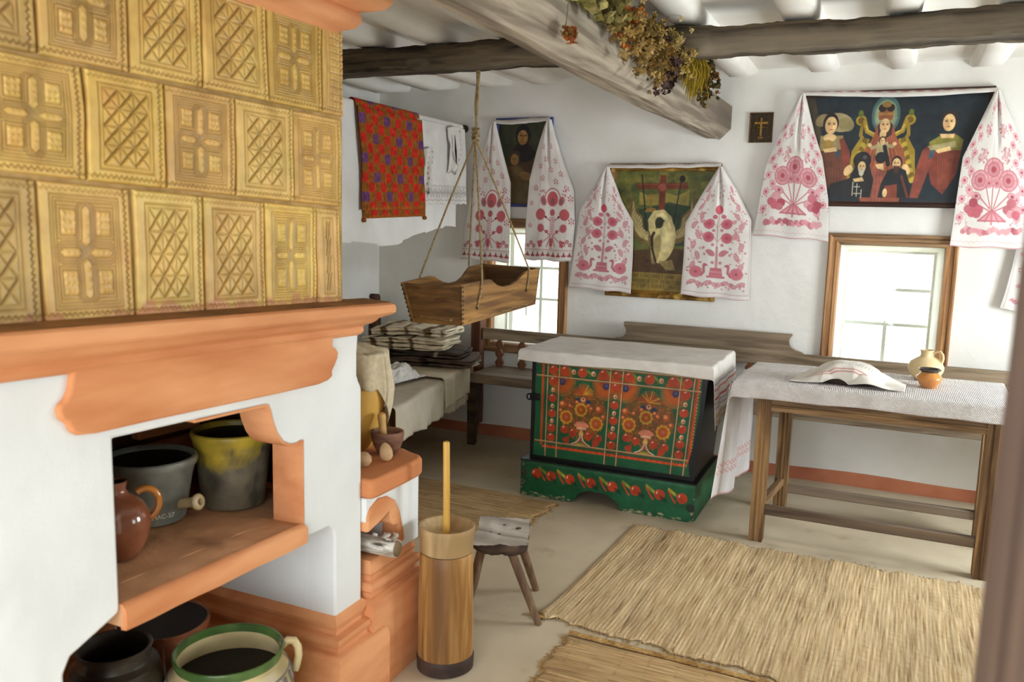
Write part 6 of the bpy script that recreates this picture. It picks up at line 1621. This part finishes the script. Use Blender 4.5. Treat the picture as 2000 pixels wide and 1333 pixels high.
def band_xyz(pl, pr, sag_, y0, dep, nu=120, seed=1, rise=.012):
    """the strip of cloth lying over the top of a frame"""
    a, b = oY(*pl, y0), oY(*pr, y0); P = np.zeros((9, nu, 3)); u = np.linspace(0, 1, nu)
    ns = smooth_noise(1, nu, (1, 7), seed, 2)[0]
    for i in range(9):
        s = i/8
        z = a[2]*(1-u)+b[2]*u-sag_*np.sin(PI*u)*(1 if s < .4 else .3)+rise*math.sin(PI*s*.9)+ns*.0015
        if i == 0: z = z-.012-sag_*.4*np.sin(PI*u)
        P[i] = np.stack([a[0]*(1-u)+b[0]*u, np.full(nu, y0-.012+min(1, s*1.3)*dep)+ns*.001, z], -1)
    return P
def towel(label, Lp, Rp, top, cvL, cvR, y0, seed, gl=(.5, .3), gr=(.5, .3), sag_=.012, amp=.014, top_c=None):
    t = thing('embroidered_towel', label, 'towel', oY(top[0][0], top[0][1]+100, y0), 'embroidered towels over the pictures')
    for nm, (le, ri), cv, g_, sd in (('hanging_end', Lp, cvL, gl, seed), ('hanging_end', Rp, cvR, gr, seed+3)):
        a = cv.get(); nv, nu = a.shape[:2]
        gridobj(nm, panel_xyz(le, ri, nu, nv, y0, sd, g_, amp), m_emb, t, cols=a, solid=.0018)
    P = band_xyz(top[0], top[1], sag_, y0, YW-y0-.002, seed=seed)
    c_ = Cv(P.shape[1], P.shape[0], WHT)
    if top_c:
        for k in range(int(top_c[0])): c_.ell(6+k*(P.shape[1]-10)/top_c[0], 4.2, top_c[1], 1.7, ROSE, alpha=.85)
    gridobj('top_strip', P, m_emb, t, cols=c_.get(), solid=.0018)
    return t
def disc(cv, x, y, r, c1=ROSEL, c2=ROSE, pet=7):
    cv.ell(x, y, r, r, c1); cv.ell(x, y, r*.96, r*.96, c2, ring=r*.10); cv.ell(x, y, r*.6, r*.6, c2, alpha=.55); cv.ell(x, y, r*.6, r*.6, ROSED, ring=r*.08, alpha=.7); cv.ell(x, y, r*.26, r*.26, ROSED)
    for k in range(pet):
        a = 2*PI*k/pet; cv.line([(x+math.cos(a)*r*.6, y+math.sin(a)*r*.6), (x+math.cos(a)*r*.95, y+math.sin(a)*r*.95)], r*.07, c2, .8)
def leaf_(cv, x, y, l, w_, rot, c1=ROSEL):
    cv.ell(x, y, l, w_, c1, rot=rot, alpha=.9); cv.ell(x, y, l, w_, ROSE, rot=rot, ring=1.6); 
    for k in (-.4, 0, .4):
        c_, s_ = math.cos(R(rot)), math.sin(R(rot)); px, py = x+c_*l*k, y+s_*l*k; h = w_*.8
        cv.line([(px+s_*h, py-c_*h), (px-s_*h, py+c_*h)], 1.4, ROSED, .7)
# pattern 1: roses in a basket (large painting). canvas 0..300 x 0..560
def pat_rose(seed, mirror=False):
    cv = Cv(150, 280, WHT, .5, .5); q = random.Random(seed)
    for x, y in ((112, 70), (180, 66), (90, 160), (196, 160), (96, 262), (206, 262)):
        for k in range(26):
            a = q.uniform(0, 2*PI); r_ = math.sqrt(q.random()); cv.ell(x+math.cos(a)*r_*24, y+math.sin(a)*r_*34, 4.5, 5, ROSE, alpha=.6)
        cv.ell(x, y, 12, 20, ROSEL, alpha=.6)
    for sx, x in ((0, 36), (1, 262)):
        for k in range(11):
            y = 150+k*34; xx = x+(k % 2-.5)*26; cv.ell(xx, y, 14, 14, (226, 170, 178)); cv.ell(xx, y, 14, 14, ROSEL, ring=2); cv.ell(xx, y, 5, 5, ROSED)
            for j in range(9): cv.ell(xx+q.uniform(-30, 30), y+q.uniform(12, 26), 2.4, 2.4, ROSE, alpha=.85)
        cv.line([(x+(12 if sx == 0 else -12), 150+a*4) for a in range(90)], 1.2, ROSEL, .6)
    disc(cv, 150, 312, 44); disc(cv, 92, 352, 38); disc(cv, 216, 352, 40); disc(cv, 132, 362, 18); disc(cv, 166, 362, 18)
    for k in range(22):
        s = k/21
        for a, b in (((120, 372), (142, 452)), ((150, 372), (148, 452)), ((182, 372), (156, 452)), ((86, 402), (140, 456)), ((226, 396), (160, 456)), ((70, 432), (136, 462)), ((240, 432), (164, 462))): cv.ell(a[0]+(b[0]-a[0])*s, a[1]+(b[1]-a[1])*s, 2.6, 2.6, ROSE)
    for x, y in ((82, 410), (232, 410)):
        cv.ell(x, y, 20, 13, ROSEL, rot=20); cv.ell(x, y, 20, 13, ROSE, rot=20, ring=2); cv.ell(x+(-24 if x < 150 else 24), y-8, 14, 10, (226, 170, 178), rot=-30); cv.ell(x, y, 7, 6, ROSED)
    for x, y in ((76, 452), (232, 452)):
        for dx, dy, r_ in ((0, 0, 22), (-20, 6, 18), (20, 8, 18), (-6, 20, 17), (14, 24, 16), (-4, -18, 18)): cv.ell(x+dx, y+dy, r_, r_*.9, q.choice([ROSE, ROSED, ROSEL, (200, 110, 124)])); cv.ell(x+dx, y+dy, r_, r_*.9, ROSED, ring=1.6, alpha=.7)
    cv.poly([(98, 500), (150, 456), (204, 500)], (222, 160, 168)); 
    for a in ((98, 500), (124, 502), (150, 512), (178, 502), (204, 500)): cv.line([(150, 458), a], 8, ROSE, .85)
    cv.line([(98, 500), (204, 500)], 6, ROSE); 
    for k in range(20):
        x = 44+k*11.4; cv.ell(x, 536+q.uniform(-8, 8), q.uniform(8, 13), q.uniform(9, 15), q.choice([ROSE, ROSEL, (222, 150, 160), ROSED]), rot=q.uniform(-40, 40), alpha=.9)
    return cv
def extend(cv, rows, fn):     # plain hem below the pattern
    h, w = cv.a.shape[:2]; n = Cv(w, h+rows, WHT); n.a[:h] = cv.a; n.sx, n.sy = cv.sx, cv.sy; fn(n, h); return n
def hem1(n, h):
    for k in range(15): n.line([(k*20, h*2+14), (k*20+10, h*2+20), (k*20+20, h*2+14)], 1.6, ROSEL, .8)
    n.line([(0, h*2+36), (300, h*2+36)], 3.4, ROSE, .85)
cA, cB = extend(pat_rose(1), 20, hem1), extend(pat_rose(2), 20, hem1)
Y1 = YW-.044
towel('white towel with pink roses draped over the large five-figure painting', ([(1565, 183), (1522, 265), (1496, 325), (1482, 400), (1471, 459)], [(1573, 183), (1592, 262), (1607, 310), (1618, 390), (1618, 472)]),
      ([(1944, 178), (1906, 255), (1880, 308), (1866, 400), (1854, 482)], [(1953, 176), (1985, 250), (2004, 320), (2008, 400), (2012, 487)]), ((1568, 183), (1950, 175)), cA, cB, Y1, 11, (.52, .36), (.55, .34), top_c=(13, 3.2))
# pattern 2: tree with pomegranates and birds (pelican). canvas 0..240 x 0..520
def pat_tree(seed):
    cv = Cv(120, 260, WHT, .5, .5); q = random.Random(seed)
    for sx in (0, 1):
        X = (lambda x: x) if sx == 0 else (lambda x: 240-x)
        cv.line([(X(40+12*math.sin(k*.35)), 90+k*9) for k in range(42)], 1.6, ROSEL, .9)
        for k in range(9):
            y = 104+k*40; leaf_(cv, X(34+(k % 2)*16), y, 15, 8, (70 if k % 2 else 110))
            for j in range(6): cv.ell(X(40+q.uniform(-26, 30)), y+q.uniform(8, 34), 3.6, 3.6, ROSE, alpha=.8)
            for j in range(3): cv.line([(X(42), y+18), (X(42+q.uniform(-24, 24)), y+q.uniform(8, 32))], 1.1, ROSEL, .8)
    for k in range(20): cv.ell(q.uniform(60, 180), q.uniform(40, 160), 4, 4.5, ROSE, alpha=.7)
    cv.line([(120, 170), (120, 430)], 1.8, ROSE); cv.line([(120, 350), (120, 432)], 8, ROSE); cv.line([(120, 352), (120, 430)], 3, ROSEL)
    cv.ell(120, 196, 16, 19, (214, 96, 112)); cv.ell(120, 196, 16, 19, ROSED, ring=2); cv.ell(104, 228, 10, 10, ROSE); cv.ell(138, 226, 10, 10, ROSE)
    for x, y in ((88, 258), (152, 256), (88, 310), (154, 312)):
        s = -1 if x < 120 else 1; disc(cv, x, y, 20, (212, 120, 134), ROSED, 8); cv.ell(x+s*25, y-8, 8, 6, ROSEL); cv.ell(x+s*25, y-8, 8, 6, ROSE, ring=1.6); cv.line([(x-s*20, y), (120, y+16)], 1.6, ROSE)
    for x, y in ((106, 284), (136, 282), (104, 340), (138, 340), (106, 410), (134, 410)): cv.ell(x, y, 6, 6, ROSE, alpha=.9)
    leaf_(cv, 98, 372, 16, 10, 40, ROSE); leaf_(cv, 142, 372, 16, 10, -40, ROSE)
    for x, y in ((72, 352), (76, 378), (168, 352), (166, 378), (84, 366), (158, 366)): cv.ell(x, y, 5, 5, ROSE, alpha=.8)
    cv.poly([(100, 430), (140, 430), (144, 462), (96, 462)], ROSE); cv.line([(92, 466), (148, 466)], 9, ROSE); cv.line([(98, 446), (142, 446)], 3, ROSEL)
    for s in (-1, 1):
        X = lambda d: 120+s*d
        disc(cv, X(72), 450, 23, (214, 130, 142), ROSE, 12); cv.line([(X(52), 462), (X(42), 448), (X(44), 426), (X(36), 420)], 9, ROSE); cv.ell(X(41), 420, 7, 6, ROSE); cv.line([(X(36), 420), (X(29), 423)], 3, ROSED)
    for k in range(7):
        x = 34+k*29; leaf_(cv, x, 490+7*(k % 2), 15, 8, 25*(1 if k % 2 else -1))
        for j in range(4): cv.ell(x+q.uniform(-14, 14), 500+q.uniform(-14, 14), 3.6, 3.6, ROSE, alpha=.8)
    return cv
def hem2(n, h):
    n.line([(6, h*2+10), (234, h*2+10)], 2, ROSE, .8); n.line([(0, h*2+26), (240, h*2+26)], 3, ROSE, .6); n.line([(5, 120), (5, h*2+10)], 1.6, ROSEL, .7); n.line([(235, 120), (235, h*2+10)], 1.6, ROSEL, .7)
cA, cB = extend(pat_tree(1), 15, hem2), extend(pat_tree(2), 15, hem2)
Y2 = YW-.052
towel('white towel with red trees and birds draped over the pelican painting', ([(1184, 326), (1157, 372), (1134, 412), (1124, 480), (1111, 560)], [(1191, 326), (1217, 395), (1238, 434), (1237, 500), (1233, 573)]),
      ([(1405, 326), (1366, 390), (1340, 436), (1336, 500), (1330, 576)], [(1412, 326), (1440, 372), (1468, 430), (1466, 500), (1463, 588)]), ((1188, 325), (1409, 322)), cA, cB, Y2, 23, (.46, .33), (.52, .33), sag_=.002, top_c=(22, 2.0))
# pattern 3: flower tree with sprigs and border (portrait). canvas 0..230 x 0..560
def pat_sprig(seed):
    cv = Cv(115, 285, WHT, .5, .5); q = random.Random(seed); RS = (184, 96, 102)
    def sprig(x, y, s):
        cv.line([(x, y+s), (x, y)], 2, RS, .9)
        for dx, dy in ((-s*.7, -s*.5), (s*.7, -s*.5), (0, -s), (-s*.6, s*.3), (s*.6, s*.3)): cv.line([(x, y), (x+dx*.7, y+dy*.7)], 1.6, RS, .8); cv.ell(x+dx, y+dy, s*.26, s*.26, RS)
    for x, y in ((70, 120), (150, 116), (96, 170), (170, 176), (60, 200), (130, 214), (186, 230), (76, 250), (150, 262), (40, 290), (196, 290)): sprig(x, y, 13)
    for x in (62, 190): cv.line([(x, 60), (x, 500)], 1.4, (208, 130, 136), .8)
    for y in (330, 420): sprig(212, y, 14); sprig(22, y+20, 10)
    cv.ell(126, 330, 27, 30, (200, 98, 104)); cv.ell(126, 340, 10, 14, (112, 96, 104), alpha=.7)
    for k in range(18): a = -PI+PI*k/17; cv.ell(126+math.cos(a)*38, 330+math.sin(a)*42, 3, 3.6, RS)
    for s in (-1, 1):
        X = lambda d: 126+s*d
        cv.ell(X(44), 338, 14, 20, (188, 112, 118), rot=s*25); cv.ell(X(42), 340, 6, 12, (110, 100, 110), rot=s*20, alpha=.7)
        for k in range(8): cv.ell(X(52+q.uniform(-14, 16)), 306+q.uniform(-12, 14), 3, 3, RS)
        cv.ell(X(56), 392, 22, 22, (196, 100, 106)); cv.ell(X(56), 392, 22, 22, RS, ring=2); cv.line([(X(38), 398), (X(10), 416)], 4, RS); cv.ell(X(52), 446, 16, 17, (192, 104, 110)); cv.line([(X(38), 452), (X(8), 474)], 4, RS); cv.ell(X(24), 460, 8, 7, RS)
        cv.line([(X(6), 476), (X(44), 506)], 3.4, RS); cv.poly([(X(40), 492), (X(66), 500), (X(56), 524), (X(42), 520)], (190, 100, 106)); cv.line([(X(4), 478), (X(20), 520)], 4, RS); cv.ell(X(30), 402, 5, 5, (120, 40, 50))
    cv.ell(126, 384, 12, 14, RS); cv.line([(118, 400), (118, 476)], 3, RS); cv.line([(134, 400), (134, 476)], 3, RS)
    for k in range(8): cv.ell(126, 406+k*9, 3.4, 3.4, RS)
    cv.ell(126, 504, 9, 20, RS); cv.ell(126, 524, 6, 6, ROSEL)
    for x, y in ((30, 506), (200, 498)):
        for dx, dy in ((0, 0), (-14, 12), (14, 12)): cv.ell(x+dx, y+dy, 8, 8, RS); cv.ell(x+dx, y+dy, 2.6, 2.6, WHT)
    cv.line([(0, 532), (230, 532)], 2, RS, .8)
    for k in range(23): cv.line([(k*10+4, 532), (k*10+4, 538)], 2, RS, .8)
    for k in range(9):
        x = 16+k*25; cv.ell(x, 552, 5, 7, (168, 70, 76)); cv.ell(x-6, 556, 5, 3, (168, 70, 76), rot=30); cv.ell(x+6, 556, 5, 3, (168, 70, 76), rot=-30); cv.ell(x, 543, 2.4, 2.4, (90, 34, 40))
    return cv
def hem3(n, h): n.line([(0, h*2+3), (230, h*2+3)], 2.2, (170, 120, 124), .8)
cA, cB = extend(pat_sprig(3), 4, hem3), extend(pat_sprig(4), 4, hem3)
towel('white towel with rose flower trees draped over the blue framed portrait', ([(962, 238), (940, 300), (920, 392), (908, 450), (901, 506)], [(970, 238), (984, 300), (999, 357), (998, 430), (996, 513)]),
      ([(1070, 232), (1050, 296), (1036, 352), (1029, 430), (1025, 507)], [(1078, 234), (1102, 316), (1122, 372), (1124, 440), (1117, 512)]), ((966, 238), (1074, 231)), cA, cB, YW-.048, 37, (.48, .30), (.52, .30), sag_=.010)
# corner towel at the right edge: only its hanging end shows
cv = Cv(90, 190, WHT, .5, .5); q = random.Random(6)
for k in range(9):
    y = 30+k*38; x = 40+20*(k % 2)
    if k % 3 == 0:
        for j in range(8): a = 2*PI*j/8; cv.line([(x, y), (x+math.cos(a)*11, y+math.sin(a)*11)], 2.6, (186, 60, 84))
        cv.ell(x, y, 5, 5, (206, 110, 124))
    elif k % 3 == 1:
        for j in range(14): cv.ell(x+q.uniform(-12, 12), y+q.uniform(-16, 16), 2.6, 2.6, (186, 66, 88))
    else: leaf_(cv, x-6, y, 12, 6, 50, ROSEL); leaf_(cv, x+8, y, 12, 6, 130, ROSEL)
cv.line([(8, 0), (10, 372)], 1.6, (170, 150, 160), .8)
for k in range(4): cv.line([(20+k*12, 330+k*3), (30+k*12, 318+k*3)], 3, (190, 70, 90))
ct_ = thing('embroidered_towel', 'narrow white towel with dark red dots, cut off by the right edge of the picture', 'towel', oY(1980, 560, YW-.03), 'embroidered towels over the pictures')
gridobj('hanging_end', panel_xyz([(1992, 455), (1976, 520), (1962, 570), (1951, 603)], [(2052, 455), (2064, 520), (2072, 570), (2080, 622)], 90, 190, YW-.03, 51, (.5, .3), .010), m_emb, ct_, cols=cv.get(), solid=.0018)
